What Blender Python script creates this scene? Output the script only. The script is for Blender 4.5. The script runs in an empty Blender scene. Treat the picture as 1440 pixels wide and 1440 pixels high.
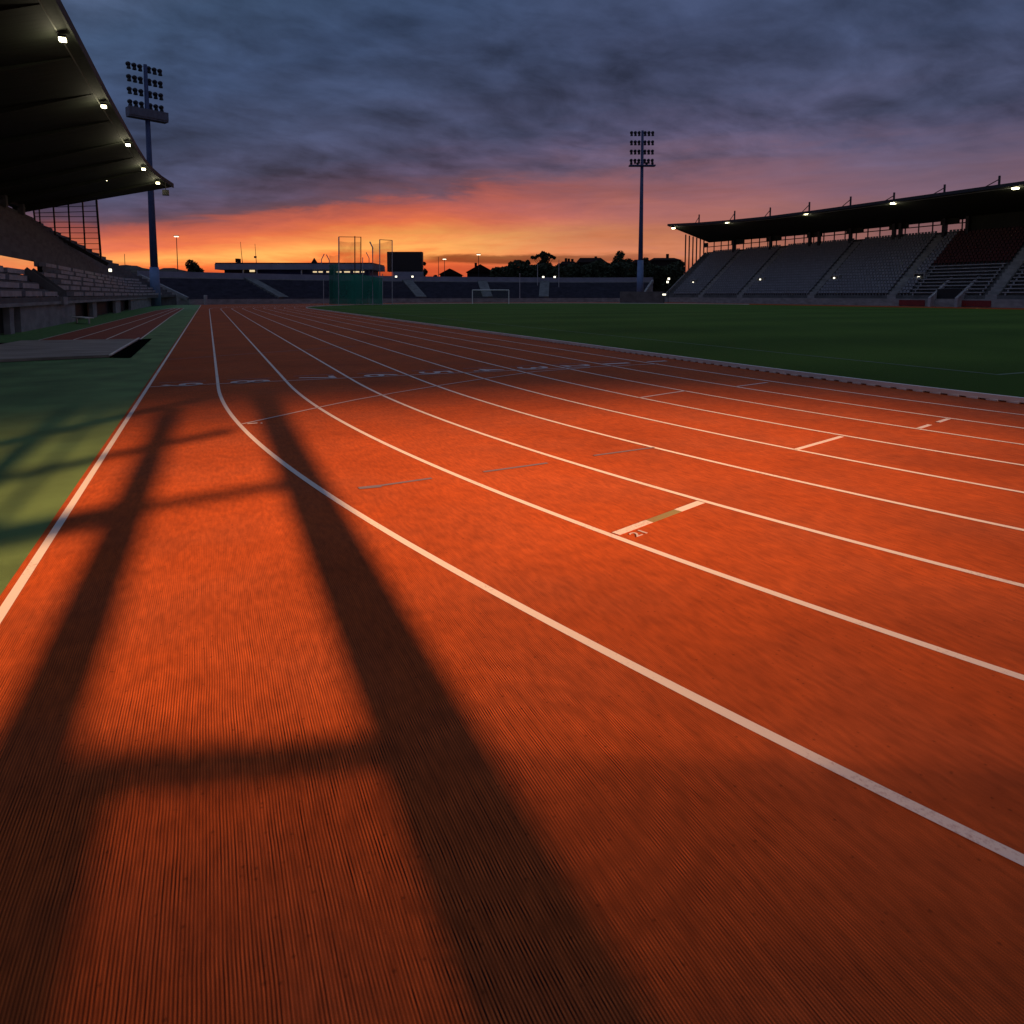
import bpy, bmesh, math, random
from mathutils import Vector, Matrix
random.seed(7)
S = bpy.context.scene
COL = S.collection

# ------------------------------------------------------------------ camera model
F, YH, H, TP = 950.0, 414.5, 1.74, 0.085       # focal length / horizon row in pixels of a 1440 frame, eye height
YPP = YH + F*TP
PIT = math.atan(TP)
A = math.atan(428*math.cos(PIT)/F)             # heading: clockwise from +Y (the home straight)
FW = Vector((math.sin(A), math.cos(A), 0)); RT = Vector((math.cos(A), -math.sin(A), 0))

def ray(x, y):
    a, b = (x-720)/F, -(y-YPP)/F
    fw = math.cos(PIT)+b*math.sin(PIT); up = -math.sin(PIT)+b*math.cos(PIT)
    return RT*a + FW*fw + Vector((0, 0, up))
EYE = Vector((0, 0, H))
def at(x, y, z=0.0):
    d = ray(x, y); return EYE + d*((z-H)/d.z)
def atu(x, y, u):
    d = ray(x, y); return EYE + d*(u/d.y)
def atv(x, y, v):
    d = ray(x, y); return EYE + d*(v/d.x)
def atd(x, y, D):
    d = ray(x, y); return EYE + d*(D/d.dot(FW))

cam = bpy.data.cameras.new('camera'); co = bpy.data.objects.new('camera', cam); COL.objects.link(co)
cam.sensor_width = 36; cam.lens = 36*F/1440; cam.shift_y = -(720-YPP)/1440; cam.clip_end = 6000; cam.clip_start = .05
co.location = EYE; co.rotation_euler = (math.pi/2-PIT, 0, -A)
S.camera = co

# ------------------------------------------------------------------ materials
def lin(c):
    return tuple(((v/255)/12.92 if v/255 <= .04045 else ((v/255+.055)/1.055)**2.4) for v in c)+(1,)

def nodes(name):
    m = bpy.data.materials.new(name); m.use_nodes = True
    nt = m.node_tree; b = nt.nodes['Principled BSDF']
    return m, nt, b

def mat(name, col, rough=.7, var=.25, scale=3.0, bump=0.0, metal=0.0, spec=.4, detail=6, stretch=None, fine=None):
    """plain weathered material: colour broken up by two noises, roughness too"""
    m, nt, b = nodes(name); N, L = nt.nodes.new, nt.links.new
    tc = N('ShaderNodeTexCoord'); src = tc.outputs['Object']
    if stretch:
        mp = N('ShaderNodeMapping'); mp.inputs['Scale'].default_value = stretch; L(src, mp.inputs[0]); src = mp.outputs[0]
    n = N('ShaderNodeTexNoise'); n.inputs['Scale'].default_value = scale; n.inputs['Detail'].default_value = detail; L(src, n.inputs['Vector'])
    r = N('ShaderNodeMapRange'); r.inputs[1].default_value = .3; r.inputs[2].default_value = .7
    r.inputs[3].default_value = 1-var; r.inputs[4].default_value = 1+var; L(n.outputs['Fac'], r.inputs[0])
    mx = N('ShaderNodeVectorMath'); mx.operation = 'SCALE'; mx.inputs[0].default_value = col[:3]; L(r.outputs[0], mx.inputs['Scale'])
    L(mx.outputs[0], b.inputs['Base Color'])
    b.inputs['Roughness'].default_value = rough; b.inputs['Metallic'].default_value = metal
    b.inputs['Specular IOR Level'].default_value = spec
    if bump:
        n2 = N('ShaderNodeTexNoise'); n2.inputs['Scale'].default_value = fine or scale*12; n2.inputs['Detail'].default_value = 4; L(src, n2.inputs['Vector'])
        bp = N('ShaderNodeBump'); bp.inputs['Strength'].default_value = bump; bp.inputs['Distance'].default_value = .02
        L(n2.outputs['Fac'], bp.inputs['Height']); L(bp.outputs[0], b.inputs['Normal'])
    return m

def emit(name, col, s):
    m, nt, b = nodes(name); b.inputs['Base Color'].default_value = (.8, .8, .75, 1)
    b.inputs['Emission Color'].default_value = col+(1,); b.inputs['Emission Strength'].default_value = s
    return m

def glass(name, tint, t=.8):
    m, nt, b = nodes(name); N, L = nt.nodes.new, nt.links.new
    tr = N('ShaderNodeBsdfTransparent'); tr.inputs[0].default_value = tint+(1,)
    mx = N('ShaderNodeMixShader'); mx.inputs[0].default_value = t
    b.inputs['Base Color'].default_value = (.05, .055, .06, 1); b.inputs['Roughness'].default_value = .25
    out = nt.nodes['Material Output']; L(b.outputs[0], mx.inputs[1]); L(tr.outputs[0], mx.inputs[2]); L(mx.outputs[0], out.inputs[0])
    return m

def net_mat(name, col, open_):
    """fine netting: mostly open cord mesh, too fine to resolve"""
    m, nt, b = nodes(name); N, L = nt.nodes.new, nt.links.new
    tc = N('ShaderNodeTexCoord'); n = N('ShaderNodeTexNoise'); n.inputs['Scale'].default_value = .5; L(tc.outputs['Object'], n.inputs['Vector'])
    r = N('ShaderNodeMapRange'); r.inputs[1].default_value = .3; r.inputs[2].default_value = .7
    r.inputs[3].default_value = open_-.12; r.inputs[4].default_value = open_+.12; L(n.outputs['Fac'], r.inputs[0])
    tr = N('ShaderNodeBsdfTransparent'); mx = N('ShaderNodeMixShader'); L(r.outputs[0], mx.inputs[0])
    b.inputs['Base Color'].default_value = col+(1,); b.inputs['Roughness'].default_value = .9
    out = nt.nodes['Material Output']; L(b.outputs[0], mx.inputs[1]); L(tr.outputs[0], mx.inputs[2]); L(mx.outputs[0], out.inputs[0])
    return m

def track_mat():
    m, nt, b = nodes('red_rubber_track'); N, L = nt.nodes.new, nt.links.new
    tc = N('ShaderNodeTexCoord'); P = tc.outputs['Object']
    def noise(scale, det, vec=P, rough=.5):
        n = N('ShaderNodeTexNoise'); n.inputs['Scale'].default_value = scale; n.inputs['Detail'].default_value = det
        n.inputs['Roughness'].default_value = rough; L(vec, n.inputs['Vector']); return n.outputs['Fac']
    def rng(v, a, b_, c, d):
        r = N('ShaderNodeMapRange'); r.inputs[1].default_value = a; r.inputs[2].default_value = b_; r.inputs[3].default_value = c; r.inputs[4].default_value = d
        L(v, r.inputs[0]); return r.outputs[0]
    def mth(op, a, b_):
        q = N('ShaderNodeMath'); q.operation = op
        for i, v in enumerate((a, b_)):
            if isinstance(v, (int, float)): q.inputs[i].default_value = v
            else: L(v, q.inputs[i])
        return q.outputs[0]
    big = rng(noise(.55, 5, rough=.6), .3, .7, .82, 1.14)
    mid = rng(noise(6, 5), .3, .7, .9, 1.1)
    grit = rng(noise(420, 3), .3, .7, .72, 1.28)
    sp = N('ShaderNodeSeparateXYZ'); L(P, sp.inputs[0])
    # laying direction: fine ribs of the rubber coat, along the straight, worn unevenly
    wob = mth('MULTIPLY', rng(noise(1.3, 3), 0, 1, -1, 1), .012)
    xx = mth('ADD', sp.outputs['X'], wob)
    s = mth('SINE', mth('MULTIPLY', xx, 2*math.pi/.0105), 0)
    rib = rng(s, -1, 1, 0, 1)
    lane = rng(sp.outputs['X'], 1.25, 2.2, 1, 0)                     # only the chute lane is given the ribs
    ln2 = rng(sp.outputs['Y'], 2.6, 5.5, 1, .12)
    patch = rng(noise(2.2, 4), .32, .6, .45, 1)
    amt = mth('MULTIPLY', mth('MULTIPLY', lane, ln2), patch)
    st = N('ShaderNodeMapping'); st.inputs['Scale'].default_value = (70, 1.6, 1); L(P, st.inputs[0])
    amt = mth('MULTIPLY', amt, rng(noise(1.0, 2, st.outputs[0]), .3, .7, .35, 1.25))          # every rib worn differently
    # imitated moire arcs, no real surface marks: rings put into ribs and colour
    rx, ry = mth('SUBTRACT', sp.outputs['X'], .95), mth('SUBTRACT', sp.outputs['Y'], 2.1)
    rr = mth('ADD', mth('MULTIPLY', rx, rx), mth('MULTIPLY', ry, ry))
    moire_m = mth('MULTIPLY', rng(rr, .05, .16, 0, 1), rng(rr, .35, .95, 1, 0))
    moire = mth('MULTIPLY', mth('SINE', mth('MULTIPLY', rr, 2*math.pi*8.0), 0), moire_m)
    amt = mth('MULTIPLY', amt, mth('ADD', 1, mth('MULTIPLY', moire, .4)))
    ribc = mth('ADD', 1, mth('MULTIPLY', amt, mth('MULTIPLY', mth('SUBTRACT', rib, .60), 1.35)))
    # short scuffs of spikes
    mp = N('ShaderNodeMapping'); mp.inputs['Scale'].default_value = (1, .22, 1); mp.inputs['Rotation'].default_value = (0, 0, .25); L(P, mp.inputs[0])
    scuff = rng(noise(34, 3, mp.outputs[0]), .35, .7, 1.10, .80)
    vo = N('ShaderNodeTexVoronoi'); vo.inputs['Scale'].default_value = 26; L(P, vo.inputs['Vector'])
    sc = N('ShaderNodeSeparateColor'); L(vo.outputs['Color'], sc.inputs[0])
    fleck = mth('MULTIPLY', rng(vo.outputs['Distance'], .06, .22, 1, 0), rng(sc.outputs[0], .72, .8, 0, 1))
    scuff = mth('MULTIPLY', scuff, mth('SUBTRACT', 1, mth('MULTIPLY', fleck, .42)))
    stain = rng(noise(.33, 6, rough=.65), .50, .64, 1, .86); scuff = mth('MULTIPLY', scuff, stain)
    scuff = mth('MULTIPLY', scuff, mth('ADD', 1, mth('MULTIPLY', moire, .06)))
    f = mth('MULTIPLY', mth('MULTIPLY', mth('MULTIPLY', big, mid), mth('MULTIPLY', grit, ribc)), scuff)
    mixc = N('ShaderNodeMix'); mixc.data_type = 'RGBA'
    mixc.inputs[6].default_value = (.50, .088, .015, 1); mixc.inputs[7].default_value = (.46, .090, .022, 1)
    L(rng(noise(.9, 4), .42, .66, 0, 1), mixc.inputs[0])
    vm = N('ShaderNodeVectorMath'); vm.operation = 'SCALE'; L(mixc.outputs[2], vm.inputs[0]); L(f, vm.inputs['Scale'])
    L(vm.outputs[0], b.inputs['Base Color'])
    b.inputs['Roughness'].default_value = .82; b.inputs['Specular IOR Level'].default_value = .18
    hb = mth('ADD', mth('MULTIPLY', noise(300, 3), .5), mth('MULTIPLY', mth('MULTIPLY', rib, amt), .9))
    bp = N('ShaderNodeBump'); bp.inputs['Strength'].default_value = .35; bp.inputs['Distance'].default_value = .004
    L(hb, bp.inputs['Height']); L(bp.outputs[0], b.inputs['Normal'])
    return m

def paint_mat(name, col, wear=.5):
    m, nt, b = nodes(name); N, L = nt.nodes.new, nt.links.new
    tc = N('ShaderNodeTexCoord')
    n = N('ShaderNodeTexNoise'); n.inputs['Scale'].default_value = 45; n.inputs['Detail'].default_value = 6; n.inputs['Roughness'].default_value = .7; L(tc.outputs['Object'], n.inputs['Vector'])
    n2 = N('ShaderNodeTexNoise'); n2.inputs['Scale'].default_value = 1.1; n2.inputs['Detail'].default_value = 3; L(tc.outputs['Object'], n2.inputs['Vector'])
    ad = N('ShaderNodeMath'); ad.operation = 'ADD'; L(n.outputs['Fac'], ad.inputs[0]); L(n2.outputs['Fac'], ad.inputs[1])
    r = N('ShaderNodeMapRange'); r.inputs[1].default_value = 1.12; r.inputs[2].default_value = 1.36; r.inputs[3].default_value = 0; r.inputs[4].default_value = wear; L(ad.outputs[0], r.inputs[0])
    mx = N('ShaderNodeMix'); mx.data_type = 'RGBA'; mx.inputs[6].default_value = col+(1,); mx.inputs[7].default_value = (.36, .10, .05, 1)
    L(r.outputs[0], mx.inputs[0]); L(mx.outputs[2], b.inputs['Base Color'])
    b.inputs['Roughness'].default_value = .6; b.inputs['Specular IOR Level'].default_value = .35
    return m

def grass_mat():
    m, nt, b = nodes('pitch_grass'); N, L = nt.nodes.new, nt.links.new
    tc = N('ShaderNodeTexCoord'); P = tc.outputs['Object']
    n = N('ShaderNodeTexNoise'); n.inputs['Scale'].default_value = 60; n.inputs['Detail'].default_value = 6; n.inputs['Roughness'].default_value = .75; L(P, n.inputs['Vector'])
    n2 = N('ShaderNodeTexNoise'); n2.inputs['Scale'].default_value = .12; n2.inputs['Detail'].default_value = 5; L(P, n2.inputs['Vector'])
    w = N('ShaderNodeTexWave'); w.bands_direction = 'Y'; w.inputs['Scale'].default_value = .035; w.inputs['Distortion'].default_value = .4; L(P, w.inputs['Vector'])
    ramp = N('ShaderNodeValToRGB'); e = ramp.color_ramp.elements
    e[0].position = .25; e[0].color = (.040, .088, .009, 1); e[1].position = .8; e[1].color = (.095, .17, .022, 1)
    mx = N('ShaderNodeMath'); mx.operation = 'MULTIPLY_ADD'; L(n2.outputs['Fac'], mx.inputs[0]); mx.inputs[1].default_value = .7; 
    m2 = N('ShaderNodeMath'); m2.operation = 'MULTIPLY_ADD'; L(n.outputs['Fac'], m2.inputs[0]); m2.inputs[1].default_value = .45; m2.inputs[2].default_value = -.12
    m3 = N('ShaderNodeMath'); m3.operation = 'MULTIPLY_ADD'; L(w.outputs['Fac'], m3.inputs[0]); m3.inputs[1].default_value = .2; L(m2.outputs[0], m3.inputs[2])
    L(m3.outputs[0], mx.inputs[2]); L(mx.outputs[0], ramp.inputs[0]); L(ramp.outputs[0], b.inputs['Base Color'])
    b.inputs['Roughness'].default_value = .9; b.inputs['Specular IOR Level'].default_value = .12
    bp = N('ShaderNodeBump'); bp.inputs['Strength'].default_value = .8; bp.inputs['Distance'].default_value = .05
    L(n.outputs['Fac'], bp.inputs['Height']); L(bp.outputs[0], b.inputs['Normal'])
    return m

M = dict(
    track=track_mat(),
    white=paint_mat('worn_white_paint', (.90, .78, .67), .55),
    pale=paint_mat('thin_white_paint', (.68, .55, .50), .6),
    blue=paint_mat('faded_blue_paint', (.20, .17, .20), .9),
    gold=paint_mat('ochre_paint', (.34, .27, .10), .6),
    pitchline=mat('pitch_line', (.13, .18, .10), .9, .3, 2),
    grass=grass_mat(),
    apron=mat('green_apron_coat', (.135, .24, .075), .8, .32, .9, .4, fine=260),
    apron2=mat('turf_strip', (.07, .19, .045), .9, .3, 4, .5),
    runway=mat('runway_rubber', (.30, .055, .022), .85, .15, 1.5, .2),
    ground=mat('dark_earth', (.05, .05, .035), .95, .4, .06),
    hill=mat('scrub_bank', (.06, .045, .03), .95, .5, .5, .8, fine=8),
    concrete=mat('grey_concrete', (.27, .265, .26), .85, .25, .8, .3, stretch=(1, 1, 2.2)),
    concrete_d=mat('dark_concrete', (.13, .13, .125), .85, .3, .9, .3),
    deck=mat('stand_deck', (.11, .11, .11), .85, .3, .7, .2),
    bench=mat('bench_slab', (.34, .33, .34), .7, .25, 1.5, .1),
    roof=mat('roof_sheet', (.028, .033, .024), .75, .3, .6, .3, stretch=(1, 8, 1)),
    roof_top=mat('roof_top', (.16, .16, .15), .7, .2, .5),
    fascia=mat('fascia_metal', (.30, .31, .28), .5, .2, .6),
    steel=mat('dark_steel', (.035, .037, .042), .5, .25, 3, metal=.4),
    mast=mat('blue_grey_mast', (.045, .065, .15), .55, .2, 1.5),
    sleeve=mat('blue_mast_base', (.14, .22, .38), .55, .15, 1),
    galv=mat('galvanised', (.42, .43, .45), .45, .2, 2, metal=.5),
    whitep=mat('white_enamel', (.88, .82, .76), .45, .08, 2),
    basket=mat('basket_mesh', (.12, .13, .17), .6, .2, 2),
    pit=mat('pit_shade_black', (.006, .006, .005), 1, .2, 2, spec=0),  # near-black colour stands in for the shade inside the sunken pit
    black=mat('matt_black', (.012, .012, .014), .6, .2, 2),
    seat=mat('grey_blue_seat', (.26, .265, .29), .5, .2, 2),
    redseat=mat('red_seat', (.075, .010, .009), .5, .2, 2),
    redp=mat('red_panel', (.20, .02, .02), .5, .15, 1),
    tseat=mat('navy_terrace_seat', (.050, .052, .075), .7, .3, .8),
    para=mat('lilac_parapet', (.25, .245, .30), .8, .15, .6),
    bluewall=mat('blue_cladding', (.05, .07, .22), .6, .15, .5),
    brownwall=mat('brown_cladding', (.06, .035, .035), .8, .2, .5),
    house=mat('dim_render', (.03, .022, .020), .95, .2, .4, spec=.05),
    tile=mat('roof_tiles', (.022, .012, .010), .95, .3, .7, .4, spec=.05),
    leaf=mat('foliage', (.035, .045, .02), .9, .5, .9),
    bark=mat('bark', (.05, .04, .03), .95, .3, 3),
    sand=mat('sand_cover', (.36, .29, .23), .9, .35, 1.3, .6, stretch=(.5, 2.4, 1), fine=14),
    net=net_mat('green_netting', (.008, .24, .15), .22),
    net2=net_mat('brown_netting', (.20, .09, .04), .72),
    glass=glass('dirty_screen', (.80, .78, .82), .86),
    glass2=glass('rear_glazing', (.90, .85, .85), .92),
    lamp=emit('lamp_lens', (1.0, .90, .50), 9.0),
    lamp2=emit('street_lens', (1.0, .72, .48), 2.6),
    lamp3=emit('bulkhead_lens', (1.0, .92, .70), 2.2),
    winlit=emit('lit_window', (1.0, .75, .40), .9),
)

# ------------------------------------------------------------------ mesh helpers
class MB:
    def __init__(s): s.v = []; s.f = []; s.mi = []
    def add(s, vs, fs, mi=0):
        o = len(s.v); s.v += [tuple(p) for p in vs]; s.f += [tuple(i+o for i in f) for f in fs]; s.mi += [mi]*len(fs)
    def quad(s, a, b, c, d, mi=0): s.add([a, b, c, d], [(0, 1, 2, 3)], mi)
    def hexa(s, p, mi=0):   # 4 bottom + 4 top
        s.add(p, [(3, 2, 1, 0), (4, 5, 6, 7), (0, 1, 5, 4), (1, 2, 6, 5), (2, 3, 7, 6), (3, 0, 4, 7)], mi)
    def box(s, x0, x1, y0, y1, z0, z1, mi=0):
        s.hexa([(x0, y0, z0), (x1, y0, z0), (x1, y1, z0), (x0, y1, z0), (x0, y0, z1), (x1, y0, z1), (x1, y1, z1), (x0, y1, z1)], mi)
    def obox(s, c, ax, ay, hx, hy, z0, z1, mi=0):
        c = Vector((c[0], c[1], 0)); p = [c+ax*i*hx+ay*j*hy for i, j in ((-1, -1), (1, -1), (1, 1), (-1, 1))]
        s.hexa([(q.x, q.y, z0) for q in p]+[(q.x, q.y, z1) for q in p], mi)
    def bar(s, a, b, w, h=None, mi=0, up=Vector((0, 0, 1)), w2=None, h2=None):
        a, b = Vector(a), Vector(b); h = w if h is None else h; w2 = w if w2 is None else w2; h2 = h if h2 is None else h2
        d = (b-a).normalized(); x = d.cross(up)
        if x.length < 1e-4: x = d.cross(Vector((0, 1, 0)))
        x.normalize(); y = x.cross(d)
        q = lambda p, w, h: [p-x*w/2-y*h/2, p+x*w/2-y*h/2, p+x*w/2+y*h/2, p-x*w/2+y*h/2]
        s.hexa(q(a, w, h)+q(b, w2, h2), mi)
    def tube(s, pts, r, n=8, mi=0, cap=True):
        pts = [Vector(p) for p in pts]; rs = r if isinstance(r, (list, tuple)) else [r]*len(pts)
        rings = []
        for i, p in enumerate(pts):
            d = (pts[min(i+1, len(pts)-1)]-pts[max(i-1, 0)]).normalized()
            x = d.cross(Vector((0, 0, 1)))
            if x.length < 1e-3: x = d.cross(Vector((0, 1, 0)))
            x.normalize(); y = x.cross(d)
            rings.append([p+(x*math.cos(t)+y*math.sin(t))*rs[i] for t in [2*math.pi*k/n for k in range(n)]])
        vs = [q for R in rings for q in R]; fs = []
        for i in range(len(pts)-1):
            for k in range(n):
                fs.append((i*n+k, i*n+(k+1) % n, (i+1)*n+(k+1) % n, (i+1)*n+k))
        if cap: fs += [tuple(range(n))[::-1], tuple((len(pts)-1)*n+k for k in range(n))]
        s.add(vs, fs, mi)
    def poly(s, pts, mi=0): s.add(pts, [tuple(range(len(pts)))], mi)
    def ribbon(s, pts, w, z, mi=0):
        pts = [Vector((p[0], p[1], 0)) for p in pts]; vs = []
        for i, p in enumerate(pts):
            d = (pts[min(i+1, len(pts)-1)]-pts[max(i-1, 0)]).normalized(); n = Vector((-d.y, d.x, 0))
            a, b = p+n*w/2, p-n*w/2; vs += [(a.x, a.y, z), (b.x, b.y, z)]
        s.add(vs, [(2*i, 2*i+1, 2*i+3, 2*i+2) for i in range(len(pts)-1)], mi)
    def build(s, name, m, parent=None, fix=True, smooth=False, loc=None):
        me = bpy.data.meshes.new(name); me.from_pydata(s.v, [], s.f)
        ms = m if isinstance(m, (list, tuple)) else [m]
        for x in ms: me.materials.append(x)
        me.polygons.foreach_set('material_index', s.mi)
        if smooth: me.polygons.foreach_set('use_smooth', [True]*len(s.f))
        if fix:
            bm = bmesh.new(); bm.from_mesh(me); bmesh.ops.recalc_face_normals(bm, faces=bm.faces); bm.to_mesh(me); bm.free()
        me.update()
        o = bpy.data.objects.new(name, me); COL.objects.link(o)
        if parent: put(o, parent)
        return o

def put(o, parent):
    """parent without moving: roots are unrotated, so only the offset is undone"""
    o.parent = parent
    off = Vector((0, 0, 0)); p = parent
    while p: off += p.location; p = p.parent
    if o.type == 'MESH' and o.data.users == 1: o.data.transform(Matrix.Translation(-off))
    else: o.location = Vector(o.location)-off
def tag(o, label=None, cat=None, group=None, kind=None):
    if label: o['label'] = label
    if cat: o['category'] = cat
    if group: o['group'] = group
    if kind: o['kind'] = kind
    return o
def empty(name, loc, label, cat, group=None):
    o = bpy.data.objects.new(name, None); COL.objects.link(o); o.location = loc; o.empty_display_size = .5
    return tag(o, label, cat, group)
def struct(o): o['kind'] = 'structure'; return o
def cp(o, parent=None, off=None):
    c = o.copy(); COL.objects.link(c)
    if parent: c.parent = parent
    for ch in [x for x in o.children]:
        d = ch.copy(); COL.objects.link(d); d.parent = c
        for g in [x for x in ch.children]:
            e = g.copy(); COL.objects.link(e); e.parent = d
    return c

# ------------------------------------------------------------------ ground
b = MB(); b.quad((-2500, -2500, -.05), (2500, -2500, -.05), (2500, 2500, -.05), (-2500, 2500, -.05)); struct(b.build('ground', M['ground']))

U0 = 13.9
CF = [-1.1408, 1.26254, 6.99e-05, .0112197, -.00020826, 9.8297e-05, 5.88973e-05, -8.18994e-05]
def vk(k, u):
    s = max(0, U0-u)
    if s > U0+3:                                  # behind the camera: carry on along the bend
        a, b_ = vk(k, -2.9), vk(k, -1.9); return a+(a-b_)*(-2.9-u)+.012*(-2.9-u)**2
    return CF[0]+CF[1]*k+CF[2]*k*k+(CF[3]+CF[4]*k+CF[7]*k*k)*s*s+(CF[5]+CF[6]*k)*s**3

# red track sheet
FARB = [(-3, 131), (10, 135.5), (25, 139.5), (45, 142.5), (65, 141.5), (80, 138), (92, 131.5)]
def spline(P, n=8):
    out = []
    for i in range(len(P)-1):
        p0, p1, p2, p3 = [Vector(P[max(0, min(len(P)-1, j))]) for j in (i-1, i, i+1, i+2)]
        for k in range(n):
            t = k/n; out.append(.5*((2*p1)+(p2-p0)*t+(2*p0-5*p1+4*p2-p3)*t*t+(3*p1-p0-3*p2+p3)*t**3))
    out.append(Vector(P[-1])); return out
arc = spline(FARB, 6)
edge = [(-1.16, -30), (-1.16, 128)]+[(p.x, p.y+1) for p in arc]+[(97, 128), (97, -30)]
b = MB(); b.poly([(p[0], p[1], 0) for p in edge]); track = struct(b.build('running_track', M['track']))
# green apron with runway and pit
b = MB(); b.quad((-9, -30, -.012), (-1.10, -30, -.012), (-1.10, 132, -.012), (-9, 132, -.012)); struct(b.build('green_apron', M['apron']))
b = MB(); b.poly([(-8.2, 22, -.008), (-6.35, 22, -.008), (-5.2, 84, -.008), (-4.4, 115, -.008), (-7.9, 128, -.008)]); struct(b.build('turf_strip', M['apron2']))
b = MB(); rw = [(-6.1, 22), (-2.35, 22), (-2.75, 60), (-2.85, 97), (-4.2, 97), (-5.3, 84)]
b.poly([(x, y, -.004) for x, y in rw]); run = struct(b.build('jump_runway', M['runway']))
for P in ([(-6.1, 22), (-5.3, 84), (-4.2, 97)], [(-4.97, 22), (-4.3, 60), (-3.9, 97)], [(-3.74, 22), (-3.5, 60), (-3.35, 97)], [(-2.4, 22), (-2.75, 60), (-2.85, 97)], [(-5.6, 97), (-2.3, 97.4)]):
    b = MB(); b.ribbon(P, .06 if P[0][1] < 90 else .35, .0); b.build('runway_line', M['pale'] if P[0][0] < -5 else M['white'], run)
# infield
def oval(off=0):
    R = 37.7-off; cx = 11.55+37.7
    L_ = [(vk(10, u)+.06+off, u) for u in [14, 13, 12, 11, 10, 9, 8, 7, 6, 5, 4, 3, 2, 1, 0, -1, -2]]
    pts = L_[::-1]+[(11.55+off, y) for y in (30, 50, 70, 88)]
    pts += [(cx-R*math.cos(math.radians(a)), 88+R*math.sin(math.radians(a))) for a in range(5, 180, 5)]
    pts += [(cx+R, y) for y in (88, 60, 30, 14)]
    pts += [(cx+R*math.cos(math.radians(a)), 14-R*math.sin(math.radians(a))) for a in range(6, 150, 6)]
    return pts
b = MB(); b.poly([(x, y, .012) for x, y in oval()]); struct(b.build('infield_grass', M['grass'], fix=True))
infield = bpy.data.objects['infield_grass']
for P in ([(15.55, 9), (15.55, 118)], [(15.5, 8.95), (82, 8.95)], [(15.5, 118), (82, 118)], [(28, 101.5), (69, 101.5)], [(28, 101.5), (28, 118)], [(69, 101.5), (69, 118)]):
    b = MB(); b.ribbon(P, .12, .018); b.build('pitch_line', M['pitchline'], infield)
rgf = random.Random(3); b = MB()
for _ in range(9000):
    u = 3+rgf.random()**2*40; v = vk(10, min(u, 14))+.06+abs(rgf.gauss(0, .10))+.03; hgt = rgf.uniform(.03, .085); a = rgf.uniform(0, 3.14); wv = .006+.0004*u
    dx, dy = math.cos(a)*wv, math.sin(a)*wv; lx, ly = rgf.gauss(0, .02), rgf.gauss(0, .02)
    b.add([(v-dx, u-dy, .01), (v+dx, u+dy, .01), (v+lx, u+ly, .01+hgt)], [(0, 1, 2)])
o = b.build('grass_fringe', M['grass'], fix=False); tag(o, 'ragged fringe of grass blades along the white kerb rail', 'grass', kind='stuff')

# ------------------------------------------------------------------ track markings (parts of the track)
Z1 = .004
b = MB(); b.ribbon([(-1.09, -12), (-1.09, 128)], .055, Z1); b.build('lane_line', M['white'], track)
for k in range(1, 10):
    P = [(vk(k, u), u) for u in [i*.25 for i in range(-40, 57)]]+[(vk(k, 14), y) for y in (20, 40, 70, 90)]
    cx = 49.3; R = cx-vk(k, 14)
    P += [(cx-R*math.cos(math.radians(a)), 90+R*1.02*math.sin(math.radians(a))) for a in range(4, 90, 4)]
    b = MB(); b.ribbon(P, .055, Z1); b.build('lane_line', M['white'], track)
def mark(name, pts, w, m='white', z=Z1+.004):
    b = MB(); b.ribbon(pts, w, z); return b.build(name, M[m], track)
mark('finish_line', [(-1.06, 14.35), (10.3, 13.93)], .05, 'pale')
mark('start_line', [at(x, y).to_2d() for x, y in ((340, 597), (395, 585), (450, 573), (501, 562.5), (560, 552), (615, 543), (680, 533), (752, 523), (830, 517)) ], .045, 'pale')
mark('faint_line', [at(235, 506).to_2d(), at(500, 487).to_2d()], .05, 'blue')
def mid(p, q, t): return (p[0]+(q[0]-p[0])*t, p[1]+(q[1]-p[1])*t)
for (x0, y0), (x1, y1), kind in (((866, 752), (986, 707), 'g'), ((1119, 633), (1184, 614.5), 'w'), ((1292, 603), (1334, 589.5), 'b'), ((898, 560), (964, 550), 'p'), ((1036, 544), (1079, 538.3), 'p')):
    p, q = at(x0, y0).to_2d(), at(x1, y1).to_2d()
    if kind == 'g':
        mark('stagger_mark', [p, mid(p, q, .36)], .075); mark('stagger_mark', [mid(p, q, .36), mid(p, q, .70)], .075, 'gold', Z1+.003); mark('stagger_mark', [mid(p, q, .70), q], .075)
    elif kind == 'b':
        mark('stagger_mark', [p, mid(p, q, .36)], .06); mark('stagger_mark', [mid(p, q, .62), q], .06)
    else: mark('stagger_mark', [p, q], .06, 'white' if kind == 'w' else 'pale')
for x0, y0, x1, y1, w in ((520, 686, 607, 673.5, .045), (680, 664.5, 770, 652, .045), (835, 641.5, 920, 630, .04)):
    mark('relay_dash', [at(x0, y0).to_2d(), at(x1, y1).to_2d()], w, 'blue')
p = at(520, 686).to_2d(); b = MB(); b.poly([(p.x-.1, p.y-.03, .009), (p.x+.1, p.y-.05, .009), (p.x+.09, p.y+.03, .009), (p.x-.1, p.y+.04, .009)]); b.build('relay_dash', M['blue'], track)
mark('small_mark', [at(348, 596.5).to_2d(), at(362, 595.5).to_2d()], .06, 'white'); mark('small_mark', [at(366.5, 595.8).to_2d(), at(369, 595.6).to_2d()], .06, 'white')

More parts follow.
